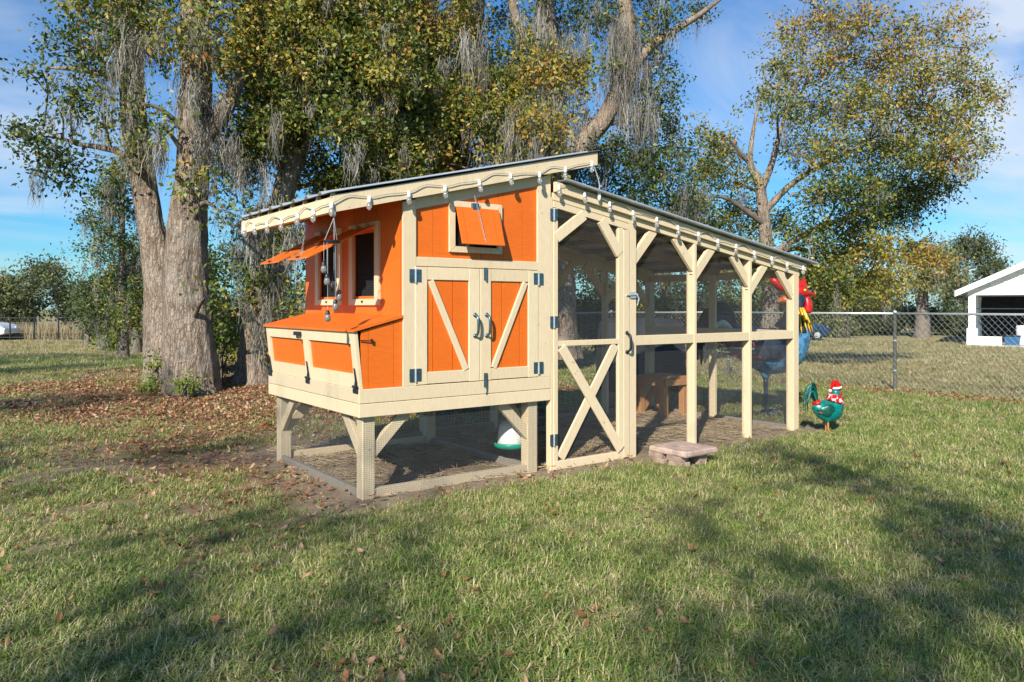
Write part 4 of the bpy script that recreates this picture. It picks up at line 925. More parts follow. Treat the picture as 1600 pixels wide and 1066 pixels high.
# ------------------------------------------------------------------ parked cars under the far trees
def car(label, c, ang, m):
    g = tz(c[0], c[1]); t = thing('parked_car', label, 'car', (c[0], c[1], g)); ca, sa = math.cos(ang), math.sin(ang)
    def P(x, y, z): return (c[0] + ca * x - sa * y, c[1] + sa * x + ca * y, g + (z if z < .34 else .34 + (z - .34) * 1.28))
    def ring(x, w, z0, z1): return [P(x, -w, z0), P(x, -w * 1.02, (z0 + z1) / 2), P(x, -w * .93, z1), P(x, w * .93, z1), P(x, w * 1.02, (z0 + z1) / 2), P(x, w, z0)]
    MB().rings([ring(-2.2, .75, .4, .7), ring(-2.1, .84, .3, .88), ring(-1.3, .88, .26, .95), ring(1.0, .88, .26, .92), ring(1.9, .83, .3, .8), ring(2.2, .7, .4, .62)]).build('body', m, t)
    ca_ = MB().rings([[P(-1.95, -.78, .9), P(-1.95, .78, .9), P(1.05, .78, .9), P(1.05, -.78, .9)], [P(-1.5, -.64, 1.42), P(-1.5, .64, 1.42), P(.15, .64, 1.42), P(.15, -.64, 1.42)], [P(-1.3, -.5, 1.48), P(-1.3, .5, 1.48), P(0, .5, 1.48), P(0, -.5, 1.48)]]).build('cabin', m, t)
    gl = simple('car glass', (.03, .05, .07), .08, 0, .1, 3, .8)
    for s in (-1, 1): MB().prism([P(-1.55, .775 * s, .97), P(.75, .775 * s, .97), P(.12, .675 * s, 1.36), P(-1.35, .675 * s, 1.36)], np.array(P(0, .02 * s, 0)) - np.array(P(0, 0, 0))).build('side_window', gl, ca_)
    MB().prism([P(1.04, -.68, .95), P(1.04, .68, .95), P(.24, .58, 1.38), P(.24, -.58, 1.38)], np.array(P(.03, 0, .02)) - np.array(P(0, 0, 0))).build('windscreen', gl, ca_)
    MB().prism([P(-1.93, -.66, .97), P(-1.93, .66, .97), P(-1.55, .56, 1.38), P(-1.55, -.56, 1.38)], np.array(P(-.03, 0, .02)) - np.array(P(0, 0, 0))).build('rear_window', gl, ca_)
    for x in (-1.35, 1.4):
        for s in (-1, 1):
            w_ = MB().lathe([(.2, -.1), (.31, -.1), (.33, -.05), (.33, .05), (.31, .1), (.2, .1)], P(x, .8 * s, .33), 18, (-sa, ca, 0)).build('wheel', M['black_iron'], t); MB().lathe([(.2, -.09), (.18, .105), (.02, .108)], P(x, .8 * s, .33), 14, (-sa * s, ca * s, 0)).build('rim', M['galv'], w_)
    for s in (-1, 1): MB().prism([P(2.14, .45 * s, .55), P(2.1, .68 * s, .55), P(2.04, .68 * s, .7), P(2.1, .45 * s, .7)], np.array(P(.05, 0, 0)) - np.array(P(0, 0, 0))).build('headlight', M['white_plastic'], t)
c_ = at(1232, 500, 47); car('dark blue car parked under the trees past the chain link fence', c_, aR, simple('dark blue car paint', (.025, .06, .13), .2, .3, .08, 2, .6))
c_ = at(-38, 500, 47); car('white car parked past the wire field fence beyond the big oak', c_, aR, simple('white car paint', (.7, .72, .74), .25, 0, .04, 2, .6))

# ------------------------------------------------------------------ trees
def unit(a): return a / np.maximum(np.linalg.norm(a, axis=-1, keepdims=True), 1e-9)
def trunkmesh(pts, rad, nseg=36, step=.09, rough=.09, seed=0, flare=0):
    "tapered trunk with ridges and burls; returns V, F"
    L = sum(np.linalg.norm(np.array(b) - np.array(a)) for a, b in zip(pts[:-1], pts[1:])); n = max(6, int(L / step))
    P = np.array(spline(pts, n)); R = np.interp(np.linspace(0, len(pts) - 1, n + 1), range(len(pts)), rad)
    T = unit(np.gradient(P, axis=0)); ref = np.array([1., 0, 0]); A = []; B = []
    for t in T:
        ref = nrm(ref - t * np.dot(ref, t)); A.append(ref); B.append(np.cross(t, ref))
    A = np.array(A); B = np.array(B); th = np.linspace(0, 2 * math.pi, nseg, endpoint=False); hh = np.linspace(0, L, n + 1)
    TH, HH = np.meshgrid(th, hh)
    cx_, sx_ = np.cos(TH), np.sin(TH)
    w1 = fbm(cx_ * 1.6 + seed + 20, sx_ * 1.6 + HH * .55 + 20, 4) - .5 + .5 * np.maximum(0, vnoise(cx_ * 2.3 + seed * 2 + 50, sx_ * 2.3 + HH * 1.6 + 50) - .72)
    ridge = fbm(TH * 5.7 + seed + .6 * np.sin(HH * 2.1), HH * 1.3 + 9, 3) - .5
    fl = 1 + flare * np.exp(-HH / .32) * (.35 + .65 * np.maximum(0, np.sin(TH * 3 + seed)) ** 1.0)
    r = R[:, None] * (1 + rough * 4.2 * w1 + rough * 2.4 * ridge) * fl
    V = P[:, None, :] + r[..., None] * (cx_[..., None] * A[:, None, :] + sx_[..., None] * B[:, None, :])
    idx = np.arange((n + 1) * nseg).reshape(n + 1, nseg); nx_ = np.roll(idx, -1, 1)
    return V.reshape(-1, 3), np.stack([idx[:-1], nx_[:-1], nx_[1:], idx[1:]], -1).reshape(-1, 4)
def tubes(A, B, ra, rb, n=3):
    "many straight tapered twigs at once"
    A = np.asarray(A); B = np.asarray(B); d = unit(B - A); s = unit(np.cross(d, np.tile([.31, .52, .79], (len(A), 1)))); u = np.cross(d, s); V = []
    for P_, r in ((A, ra), (B, rb)):
        for k in range(n):
            a = 2 * math.pi * k / n; V.append(P_ + np.reshape(r, (-1, 1)) * (math.cos(a) * s + math.sin(a) * u))
    V = np.stack(V, 1); m = len(A); b = (np.arange(m) * 2 * n)[:, None]; F_ = []
    for k in range(n): F_.append(np.concatenate([b + k, b + (k + 1) % n, b + n + (k + 1) % n, b + n + k], 1))
    return V.reshape(-1, 3), np.stack(F_, 1).reshape(-1, 4)
class Tree:
    def __init__(s, name, label, base, group=None, leafm='leaf', L=.08, barkm='bark', seed=0, mul=4.6):
        s.t = thing(name, label, 'tree', base, group); s.r = np.random.default_rng(seed + 100); s.leafm = leafm; s.L = L; s.barkm = barkm
        s.mul = mul; s.lmax = 9; s.lv = []; s.tw = []; s.ms = []; s.path = []; s.seed = seed
    def trunk(s, pts, rad, nseg=36, rough=.09, flare=0, name='trunk'):
        V, F_ = trunkmesh(pts, rad, nseg, .09 if nseg > 20 else .25, rough, s.seed + len(s.path) * 3.3, flare)
        npmesh(name, V, F_, M[s.barkm], s.t, None, True); s.path += [(np.array(q), max(.02, r)) for q, r in zip(spline(pts, 24), np.interp(np.linspace(0, len(pts) - 1, 25), range(len(pts)), rad))]
    def limb(s, c, R):
        "a curved limb from the nearest trunk point below the clump"
        best = min(s.path, key=lambda q: np.linalg.norm(q[0] - c) + (1.2 * max(0, q[0][2] - c[2] + .3)))
        a = best[0]; r = min(best[1] * .6, .03 + .028 * np.linalg.norm(c - a), s.lmax); m = (a + c) / 2 + np.array([0, 0, .14 * np.linalg.norm(c - a)]) + s.r.normal(0, .08 * np.linalg.norm(c - a), 3)
        pts = spline([a, m, c], 9); rr = np.linspace(r, .014, 10)
        P_ = np.array(pts); s.tw.append((P_[:-1], P_[1:], rr[:-1], rr[1:], 6))
        s.path += [(p_, q) for p_, q in zip(pts[4:], rr[4:])]
    def blob(s, c, R, tint=.4, dens=1., mossy=0., flat=.85, limb=True, clump=22):
        c = np.array(c, float); r = s.r
        if limb: s.limb(c, R)
        leaf_a = s.L * s.L * .22; nl = int(dens * s.mul * .5 * math.pi * R * R / leaf_a); nc = max(3, nl // clump)
        d = unit(r.normal(0, 1, (nc, 3))); rad = R * r.random(nc) ** .42 * (.72 + .5 * r.random(nc)); C = c + d * rad[:, None] * np.array([1, 1, flat])
        inner = c + (C - c) * r.uniform(.25, .6, (nc, 1)) + r.normal(0, R * .06, (nc, 3)); s.tw.append((inner, C, np.full(nc, .0065 * s.L / .075), np.full(nc, .0028 * s.L / .075), 3))
        td = unit(C - inner + r.normal(0, .12, (nc, 3)))
        ct = tint + r.normal(0, .16, nc); m = nc * clump
        q = np.repeat(C, clump, 0); tdr = np.repeat(td, clump, 0); tl = r.uniform(-1.1, .9, m)
        sp = s.L * 2.6
        p_ = q + tdr * (tl * sp)[:, None] + r.normal(0, sp * .42, (m, 3))
        dv = unit(tdr * .5 + r.normal(0, .8, (m, 3)) + np.array([0, 0, -.22]))
        Ls = s.L * r.uniform(.6, 1.3, m); s.lv.append((p_, dv, Ls, Ls * r.uniform(.40, .62, m), np.clip(np.repeat(ct, clump) + r.normal(0, .13, m), 0, 1)))
        if mossy: s.moss(c - np.array([0, 0, R * .25]), R * .8, int(mossy * 3.2 * (R / .5) ** 2 + r.random()), .2, .7, 34)
    def moss(s, c, R, n, lmin=.25, lmax=1.0, strands=60):
        r = s.r; k = s.L / .075
        C = np.array(c) + unit(r.normal(0, 1, (n, 3))) * (R * r.random((n, 1)) ** .5); ln = r.uniform(lmin, lmax, n); tn = r.random(n)
        m = n * strands; base = np.repeat(C, strands, 0) + r.normal(0, 1, (m, 3)) * np.array([.045, .045, .05]) * (1 + .6 * (k - 1)); LL = np.repeat(ln, strands) * r.beta(1.4, 2.2, m)
        base[:, 2] -= np.repeat(ln, strands) * r.random(m) * .45
        s.ms.append((base, LL, np.clip(np.repeat(tn, strands) + r.normal(0, .18, m), 0, 1), k))
    def px(s, u, v, rp, D, t, d, m): s.blob(at(u, v, D), rp * 1.2 / FPX * D, t, d * .8, m)
    def finish(s):
        if s.tw:
            by = {}
            for t in s.tw: by.setdefault(t[4], []).append(t)
            VV = []; FF = []; b = 0
            for n, L_ in by.items():
                V, F_ = tubes(np.concatenate([t[0] for t in L_]), np.concatenate([t[1] for t in L_]), np.concatenate([t[2] for t in L_]), np.concatenate([t[3] for t in L_]), n); VV.append(V); FF.append(F_ + b); b += len(V)
            npmesh('branches', np.concatenate(VV), np.concatenate(FF), M['twig'], s.t, None, True, 'stuff')
        if s.lv:
            p_, d, L_, W_, ti = [np.concatenate([t[i] for t in s.lv]) for i in range(5)]; m = len(p_)
            s1 = unit(np.cross(d, s.r.normal(0, 1, (m, 3)))); n_ = np.cross(s1, d); mid = p_ + d * (L_ * .5)[:, None] + n_ * (W_ * .22)[:, None]
            V = np.stack([p_, mid + s1 * (W_ / 2)[:, None], p_ + d * L_[:, None], mid - s1 * (W_ / 2)[:, None]], 1).reshape(-1, 3)
            npmesh('crown', V, np.arange(4 * m).reshape(-1, 4), M[s.leafm], s.t, {'tint': ('FACE', ti)}, False, 'stuff')
        if s.ms:
            b_, L_, ti = [np.concatenate([t[i] for t in s.ms]) for i in range(3)]; k = s.ms[0][3]; m = len(b_); r = s.r; lev = 4; w_ = .0045 * k
            a = r.uniform(0, 6.28, m); sd = np.stack([np.cos(a), np.sin(a), np.zeros(m)], 1) * w_; dr = r.normal(0, .10, (m, 2)); ph = r.uniform(0, 6.28, m); V = []
            for j in range(lev):
                t = j / (lev - 1); c = b_.copy(); c[:, 2] -= L_ * t; c[:, 0] += dr[:, 0] * L_ * t + .022 * np.sin(ph + 5 * t); c[:, 1] += dr[:, 1] * L_ * t + .022 * np.cos(ph * 1.7 + 5 * t); wt = (1, .9, .6, .12)[j]
                V += [c - sd * wt, c + sd * wt]
            V = np.stack(V, 1).reshape(-1, 3); bb = (np.arange(m) * 2 * lev)[:, None]
            F_ = np.stack([np.concatenate([bb + 2 * j, bb + 2 * j + 1, bb + 2 * j + 3, bb + 2 * j + 2], 1) for j in range(lev - 1)], 1).reshape(-1, 4)
            npmesh('hanging_moss', V, F_, M['moss'], s.t, {'tint': ('FACE', np.repeat(ti, lev - 1))}, False, 'stuff')
        return s.t
def ground_at(u, D):
    q = at(u, HZ, D); return np.array([q[0], q[1], tz(q[0], q[1])])
def tp(lst, D): return [at(u, v, D) for u, v in lst]

# the big twin-stemmed oak
DO = 11.0
oak = Tree('oak_tree', 'huge twin-trunked grey oak hung with moss, standing in leaf litter', ground_at(300, DO), 'oaks behind the coop', seed=1)
oak.trunk(tp([(302, 628), (300, 586), (294, 517), (290, 425), (293, 338), (300, 263), (308, 113), (305, -80), (312, -260)], DO), [.37, .35, .315, .285, .25, .21, .205, .19, .15], 56, .085, .5)
oak.trunk(tp([(262, 600), (262, 545), (260, 500), (256, 450), (246, 400), (236, 350), (226, 290), (210, 190), (205, 80), (215, -90), (210, -240)], DO + .75), [.34, .32, .30, .26, .22, .19, .18, .18, .17, .15, .12], 48, .06, .25)
oak.trunk(tp([(312, 235), (338, 190), (362, 150), (372, 122)], DO) , [.14, .13, .11, .09], 24, .1, name='limb')
oak.trunk(tp([(220, 130), (180, 120), (130, 110), (70, 105)], DO + .7), [.09, .06, .04, .02], 14, .1, name='limb')
oak.trunk(tp([(222, 270), (180, 235), (120, 225), (60, 200)], DO + .3), [.07, .05, .03, .015], 14, .1, name='limb')
for u, v, r_, D, t, d, m in ((150, 20, 55, 11.3, .30, .75, .5), (105, 75, 42, 11.0, .22, .6, .4), (170, 85, 48, 11.2, .38, .7, .9), (215, 30, 60, 10.8, .42, .8, 1.0), (65, 110, 24, 10.8, .16, .4, .2), (40, 108, 16, 10.8, .12, .4, .1),
        (130, 150, 42, 11.2, .35, .55, .8), (95, 175, 28, 11.0, .3, .4, .6), (45, 215, 34, 10.8, .12, .75, .5), (95, 240, 36, 10.9, .10, .8, .4), (75, 262, 24, 10.9, .08, .6, .3), (20, 208, 18, 10.7, .1, .5, .2), (115, 275, 22, 11.0, .1, .5, .3),
        (170, 190, 36, 11.1, .42, .5, .9), (215, 160, 34, 10.6, .40, .35, 1.0), (200, 235, 34, 10.8, .42, .55, .7), (250, 195, 30, 10.4, .35, .4, .8), (275, 275, 28, 10.4, .42, .4, .6), (260, 60, 42, 10.5, .45, .6, 1.1), (325, 40, 45, 10.4, .52, .55, 1.1), (340, 95, 40, 10.5, .58, .5, 1.1),
        (235, -40, 70, 11.0, .35, .7, .6), (330, -50, 70, 11.0, .45, .7, .7), (130, -50, 60, 11.2, .28, .6, .4), (330, 260, 26, 10.3, .38, .4, .8), (345, 330, 26, 10.2, .36, .4, .9), (320, 465, 16, 10.4, .45, .25, .2), (395, 20, 55, 11.2, .5, .75, .6), (390, 90, 50, 11.2, .55, .75, .7)):
    oak.px(u, v, r_, D, t, d, m)
for u, v, n in ((205, 120, 9), (215, 60, 8), (308, 130, 10), (300, 40, 10), (315, 200, 8), (240, 215, 4), (350, 215, 4), (420, 185, 1)): oak.moss(at(u, v, DO - .25), .28, n, .3, .9)
oak.moss(at(57, 262, 10.8), .02, 1, .55, .6)
oak.finish()
# second trunk close behind the house
DB = 12.0
o2 = Tree('oak_tree', 'leaning mossy oak trunk close behind the nest box side of the coop', ground_at(402, DB), 'oaks behind the coop', seed=2)
o2.trunk(tp([(402, 606), (403, 570), (407, 500), (414, 430), (430, 350), (452, 270), (486, 170), (505, 40), (512, -110)], DB), [.33, .29, .25, .2, .17, .16, .15, .13, .1], 36, .1, .5)
for i in range(95):
    u = rng.uniform(370, 640); v = rng.uniform(-60, 300); D = rng.uniform(11.2, 13.2)
    if (465 < u < 510 and 80 < v < 130) or (490 < u < 520 and 175 < v < 225): continue
    o2.px(u, v, rng.uniform(30, 52), D, .30 + .12 * rng.random() + (.16 if v < 120 else 0) * rng.random(), .8, .8)
for u, v, r_, t, d, m in ((400, 350, 36, .36, .8, 1.3), (440, 380, 32, .3, .7, 1.4), (385, 420, 26, .42, .6, 1.0), (430, 440, 28, .34, .6, 1.0), (460, 440, 24, .42, .6, 1.0), (390, 480, 22, .5, .5, .4), (450, 490, 24, .48, .6, .6), (465, 345, 30, .3, .7, 1.0), (350, 470, 16, .5, .35, .3), (405, 540, 12, .45, .3, 0)):
    o2.px(u, v, r_, DB - .5, t, d, m)
for u, v, n in ((400, 250, 5), (415, 320, 6), (430, 390, 8), (455, 350, 6), (385, 330, 5), (412, 480, 5)): o2.moss(at(u, v, DB - .7), .3, n, .35, 1.0)
o2.finish()
# broad crown over the house: sunlit olive and rust leaves
DC = 13.5
o3 = Tree('oak_tree', 'wide oak crown with olive, yellow and rust leaves over the orange house roof', ground_at(700, DC + 1), 'oaks behind the coop', seed=3)
o3.trunk(tp([(700, 575), (702, 450), (700, 330), (715, 220), (735, 100), (750, -40), (745, -150)], DC + 1), [.34, .27, .23, .2, .17, .13, .1], 30, .09, .4)
for i in range(130):
    u = rng.uniform(560, 860); v = rng.uniform(-60, 310); D = rng.uniform(12.2, 15.5)
    hole = ((u - 690) / 34) ** 2 + ((v - 5) / 26) ** 2 < 1 or ((u - 780) / 26) ** 2 + ((v - 95) / 30) ** 2 < 1 or ((u - 608) / 26) ** 2 + ((v - 135) / 30) ** 2 < 1 or (u > 740 and v < 70)
    if hole: continue
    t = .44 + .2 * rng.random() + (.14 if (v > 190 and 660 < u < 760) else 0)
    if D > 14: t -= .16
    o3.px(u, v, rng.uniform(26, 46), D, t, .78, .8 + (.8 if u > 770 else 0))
for u, v, r_ in ((870, 120, 34), (900, 105, 30), (850, 95, 30), (910, 130, 24), (820, 110, 34)): o3.px(u, v, r_, 12.6, .58, .7, .8)
for u, v, n in ((800, 170, 7), (840, 200, 8), (865, 160, 6), (790, 230, 5), (600, 230, 3), (680, 110, 2), (740, 60, 6), (560, 200, 3)): o3.moss(at(u, v, DC - 1), .35, n, .35, 1.1)
for i in range(16): o3.px(rng.uniform(470, 900), rng.uniform(290, 390), rng.uniform(30, 45), DC + rng.uniform(.5, 2), .15, .9, .4)
o3.finish()
# dark moss-draped oak right behind the join of house and run
DD = 15.5
o4 = Tree('oak_tree', 'dark moss-draped oak with a thick slanting limb behind the run roof', ground_at(880, DD), 'oaks behind the coop', seed=4)
o4.trunk(tp([(872, 560), (872, 420), (868, 300), (866, 200), (858, 90), (850, -30), (846, -160)], DD), [.40, .32, .27, .24, .22, .18, .14], 32, .1, .4)
o4.trunk(tp([(870, 310), (900, 240), (945, 185), (972, 120), (980, 40), (970, -60), (975, -160)], DD - .4), [.2, .19, .18, .17, .15, .12, .1], 28, .1, name='limb')
o4.trunk(tp([(968, 140), (1010, 80), (1050, 50), (1090, 25), (1130, -5)], DD - .4), [.1, .09, .075, .055, .03], 16, .1, name='limb')
o4.trunk(tp([(862, 90), (815, 50), (800, 0), (790, -60)], DD), [.12, .1, .09, .06], 16, .1, name='limb')
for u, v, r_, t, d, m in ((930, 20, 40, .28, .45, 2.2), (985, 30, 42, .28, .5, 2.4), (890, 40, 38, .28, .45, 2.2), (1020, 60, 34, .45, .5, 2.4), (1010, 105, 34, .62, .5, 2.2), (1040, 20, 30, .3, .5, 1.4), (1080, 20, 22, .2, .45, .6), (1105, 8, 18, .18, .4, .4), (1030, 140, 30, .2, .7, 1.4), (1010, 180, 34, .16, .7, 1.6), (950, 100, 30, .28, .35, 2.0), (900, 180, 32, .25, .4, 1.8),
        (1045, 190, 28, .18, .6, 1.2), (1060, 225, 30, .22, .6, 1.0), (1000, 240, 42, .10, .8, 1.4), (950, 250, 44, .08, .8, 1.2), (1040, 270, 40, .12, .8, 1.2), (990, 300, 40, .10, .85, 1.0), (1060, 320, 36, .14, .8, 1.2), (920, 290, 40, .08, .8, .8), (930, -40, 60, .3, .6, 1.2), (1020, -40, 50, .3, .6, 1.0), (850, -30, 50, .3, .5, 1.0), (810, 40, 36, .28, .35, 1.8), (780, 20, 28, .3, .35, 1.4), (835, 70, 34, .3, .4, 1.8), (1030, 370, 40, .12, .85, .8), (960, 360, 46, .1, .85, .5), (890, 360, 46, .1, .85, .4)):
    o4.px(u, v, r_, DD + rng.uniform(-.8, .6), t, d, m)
for u, v, n in ((980, 90, 16), (860, 100, 14), (965, 30, 12), (900, 60, 10), (1000, 150, 12), (870, 210, 10), (840, 30, 12), (1050, 330, 10), (1075, 300, 6), (930, 190, 8)): o4.moss(at(u, v, DD - .6), .42, n, .5, 1.6, 60)
o4.finish()
# open-grown oak to the right of the run
DE = 16.5
o5 = Tree('oak_tree', 'spreading oak with olive and orange autumn leaves beyond the end of the run', ground_at(1203, DE), 'oaks behind the coop', L=.08, seed=5, mul=4.4)
o5.trunk(tp([(1206, 575), (1202, 460), (1197, 375), (1190, 310), (1184, 280), (1172, 255), (1178, 200), (1196, 110)], DE), [.22, .16, .13, .115, .1, .07, .04, .008], 26, .1, .4)
o5.trunk(tp([(1188, 300), (1206, 255), (1218, 210), (1236, 150), (1262, 60)], DE), [.085, .065, .045, .025, .006], 16, .1, name='limb')
o5.trunk(tp([(1195, 330), (1240, 285), (1300, 250), (1350, 225), (1400, 170)], DE), [.08, .062, .045, .025, .008], 16, .1, name='limb')
o5.trunk(tp([(1200, 400), (1270, 360), (1350, 330), (1430, 300)], DE), [.07, .055, .04, .02], 16, .1, name='limb')
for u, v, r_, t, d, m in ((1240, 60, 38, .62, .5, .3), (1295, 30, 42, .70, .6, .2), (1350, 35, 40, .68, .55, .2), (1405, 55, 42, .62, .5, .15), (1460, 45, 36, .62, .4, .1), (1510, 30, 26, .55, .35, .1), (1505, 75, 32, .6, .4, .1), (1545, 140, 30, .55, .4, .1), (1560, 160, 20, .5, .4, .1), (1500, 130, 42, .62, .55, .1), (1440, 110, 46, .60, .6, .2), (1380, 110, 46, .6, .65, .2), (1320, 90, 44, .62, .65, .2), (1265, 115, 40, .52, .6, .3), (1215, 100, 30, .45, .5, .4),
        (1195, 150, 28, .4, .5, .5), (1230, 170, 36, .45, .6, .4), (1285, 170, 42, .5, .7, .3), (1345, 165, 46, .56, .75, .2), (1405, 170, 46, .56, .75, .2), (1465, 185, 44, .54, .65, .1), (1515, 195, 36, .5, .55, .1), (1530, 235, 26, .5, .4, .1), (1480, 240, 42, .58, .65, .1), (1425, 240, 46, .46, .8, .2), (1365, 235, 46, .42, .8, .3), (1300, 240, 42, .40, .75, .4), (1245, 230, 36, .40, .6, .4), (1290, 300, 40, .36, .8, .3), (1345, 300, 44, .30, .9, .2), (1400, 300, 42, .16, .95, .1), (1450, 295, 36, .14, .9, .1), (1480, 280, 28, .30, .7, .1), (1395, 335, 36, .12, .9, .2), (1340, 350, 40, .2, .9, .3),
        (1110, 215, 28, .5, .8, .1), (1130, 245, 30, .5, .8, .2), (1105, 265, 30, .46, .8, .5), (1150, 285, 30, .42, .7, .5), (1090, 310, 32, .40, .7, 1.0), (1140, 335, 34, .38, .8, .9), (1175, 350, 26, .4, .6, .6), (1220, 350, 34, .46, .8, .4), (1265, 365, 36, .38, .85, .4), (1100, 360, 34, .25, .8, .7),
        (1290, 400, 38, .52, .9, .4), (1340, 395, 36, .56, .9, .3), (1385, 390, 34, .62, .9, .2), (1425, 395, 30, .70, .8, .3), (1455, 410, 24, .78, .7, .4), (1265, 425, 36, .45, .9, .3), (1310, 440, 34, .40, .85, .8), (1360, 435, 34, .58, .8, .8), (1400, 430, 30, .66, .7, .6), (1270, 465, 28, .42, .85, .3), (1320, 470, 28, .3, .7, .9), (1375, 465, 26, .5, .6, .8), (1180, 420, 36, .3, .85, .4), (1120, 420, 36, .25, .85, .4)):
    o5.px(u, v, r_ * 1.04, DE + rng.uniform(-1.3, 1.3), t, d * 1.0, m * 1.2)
o5.finish()

# trees further off, each its own thing
def far_tree(label, u, base_D, vtop, width, n, tint, leafm='leaf_far', L=.16, seed=0, trunk_r=.22, lean=0, group='far trees along the fields', mossy=.3, dens=.8, vlow=None, name='field_tree'):
    b = ground_at(u, base_D); zt_ = CAMH + (HZ - vtop) / FPX * base_D; Wm = width / FPX * base_D / 2; H_ = zt_ - b[2]
    T = Tree(name, label, b, group, leafm, L, 'bark_far', seed, 4.0); r = T.r; zl = b[2] + (H_ * .28 if vlow is None else max(.2, CAMH + (HZ - vlow) / FPX * base_D - b[2]))
    T.trunk([b - np.array([0, 0, .3]), b + np.array([lean * .2, 0, H_ * .2]), b + np.array([lean * .6, .1, H_ * .45]), b + np.array([lean, 0, H_ * .8])], [trunk_r * 1.3, trunk_r, trunk_r * .75, trunk_r * .3], 16, .09, .4)
    for i in range(n):
        f = (i + .5) / n; z = zl + (zt_ - zl) * (1 - (1 - f) ** 1.0) ; ww = Wm * math.sqrt(max(.06, 1 - ((f - .38) / .66) ** 2)); a = r.uniform(0, 6.283); q = math.sqrt(r.random()) * .8
        off = RV * ww * q * math.cos(a) + FV * ww * q * math.sin(a); R_ = Wm * r.uniform(.3, .48)
        T.blob((b[0] + off[0], b[1] + off[1], min(z, zt_ - R_ * .7)), R_, tint + r.normal(0, .12), dens, mossy, limb=i % 2 == 0)
    return T.finish()
for a in ((52, 60, 408, 120, 16, .3, 'grey-green live oak far across the field, past the wire fence'), (-40, 58, 420, 150, 14, .5, 'tawny live oak at the edge of the far field by the white car'), (112, 66, 440, 70, 9, .12, 'dark dense oak at the back of the far field'), (160, 34, 436, 80, 12, .35, 'bushy green tree between the field fence and the big oak')):
    far_tree(a[6], a[0], a[1], a[2], a[3], a[4], a[5], seed=int(a[0]) + 60, L=.0042 * a[1] + .015, vlow=500)
far_tree('tall thin mossy tree behind the big oak trunk', 192, 22, 250, 130, 26, .30, 'leaf', .10, 31, .14, 0, mossy=2.2, dens=.62, vlow=510)
far_tree('broad dull green tree closing the gap beside the big oak trunk', 214, 30, 400, 110, 14, .3, 'leaf', .13, 33, .18, 0, mossy=.8, dens=.8, vlow=525)
far_tree('low olive tree between the far fence and the sapling', 140, 40, 448, 90, 10, .32, L=.18, seed=34, dens=.8, vlow=522)
far_tree('far oak with a pale crooked trunk standing by the pavilion', 1441, 50, 385, 120, 12, .62, L=.22, seed=41, trunk_r=.42, lean=.5, vlow=455)
far_tree('grey-green tree rising just behind the pavilion roof', 1512, 62, 362, 110, 14, .28, L=.25, seed=42, vlow=490)
far_tree('round grey-green tree with its top above the pavilion eave', 1556, 66, 398, 60, 8, .2, L=.27, seed=43, vlow=490)
far_tree('pale green tree behind the far oak, next to the pavilion tree', 1478, 64, 395, 70, 9, .4, L=.26, seed=44, vlow=480)
ROWL = ['dark leafy row tree rising behind the dark blue car', 'dark leafy row tree beside the far oak with the crooked trunk', 'dark leafy row tree behind the large rooster sculpture', 'dark leafy row tree seen past the end bay of the run', 'dark leafy row tree seen through the middle bay of the run',
        'dark leafy row tree seen through the run door mesh', 'dark leafy row tree behind the join of house and run roofs', 'dark leafy row tree behind the orange double doors', 'dark leafy row tree behind the front hatch and rake board', 'dark leafy row tree behind the leaning mossy oak trunk', 'dark leafy row tree behind the huge twin-trunked oak']
for i, (u, D, vt, wd, t) in enumerate(((1290, 52, 430, 120, .2), (1360, 56, 425, 120, .12), (1225, 40, 400, 110, .25), (1140, 34, 370, 130, .22), (1040, 30, 345, 140, .15), (940, 27, 335, 150, .12), (820, 26, 330, 160, .12), (700, 28, 330, 170, .12), (560, 30, 340, 170, .15), (420, 34, 350, 160, .2), (300, 40, 380, 130, .25))):
    far_tree(ROWL[i], u, D, vt, wd, 11, t, L=.0042 * D + .012, seed=70 + i, vlow=515, group='row of dark trees behind the oaks', mossy=.4, dens=.85, name='row_tree')
# low shrubs and saplings
def shrub(label, u, D, w_, h, tint, seed, leafm='leaf', L=.07, dens=.7, group=None, name='shrub'):
    b = ground_at(u, D); T = Tree(name, label, b, group, leafm, L, 'bark_far', seed); r = T.r
    T.trunk([b - np.array([0, 0, .1]), b + np.array([.02, 0, h * .3]), b + np.array([0, .03, h * .7])], [.03, .022, .01], 8, .05, name='stem')
    for i in range(5): T.blob(b + np.array([r.uniform(-1, 1) * w_ * .35, r.uniform(-1, 1) * w_ * .35, h * r.uniform(.35, .85)]), w_ * r.uniform(.22, .34), tint + r.normal(0, .08), dens, limb=i < 3)
    o = T.finish(); o['category'] = 'shrub'; return o
shrub('bright green low shrub in front of the bushy tree past the oak', 178, 33, 1.6, 1.1, .8, 301, 'leaf_lime', .12)
shrub('small green weed growing against the front of the big oak trunk', 292, 10.35, .22, .28, .6, 302, 'leaf_lime', .05, .5)
shrub('leafy seedling in the litter left by the oak root', 236, 10.9, .24, .12, .4, 303, 'leaf_lime', .05, .5)
shrub('yellow-green sprouts at the side of the twin oak trunk', 250, 11.4, .5, .5, .9, 304, 'leaf_lime', .055, .35)
shrub('green bush with broad leaves between the two oak trunks', 345, 12.2, .6, .9, .35, 305, 'leaf_lime', .07, .35)
shrub('dark leafy bush filling the gap between the twin oak and the leaning oak', 352, 16.5, 2.0, 2.4, .22, 307, 'leaf', .1, .8)
shrub('olive undergrowth bush beneath the leaning oak', 372, 14.5, 1.6, 1.0, .35, 306, 'leaf', .09, .6)
for i, u in enumerate((1285, 1320, 1360, 1400, 1470, 1500, 1240)):
    shrub('dark thicket bush along the field edge under the far trees', u, 54, 3.4, 1.7, .12, 320 + i, 'leaf_far', .2, .9, 'dark bushes under the far trees')
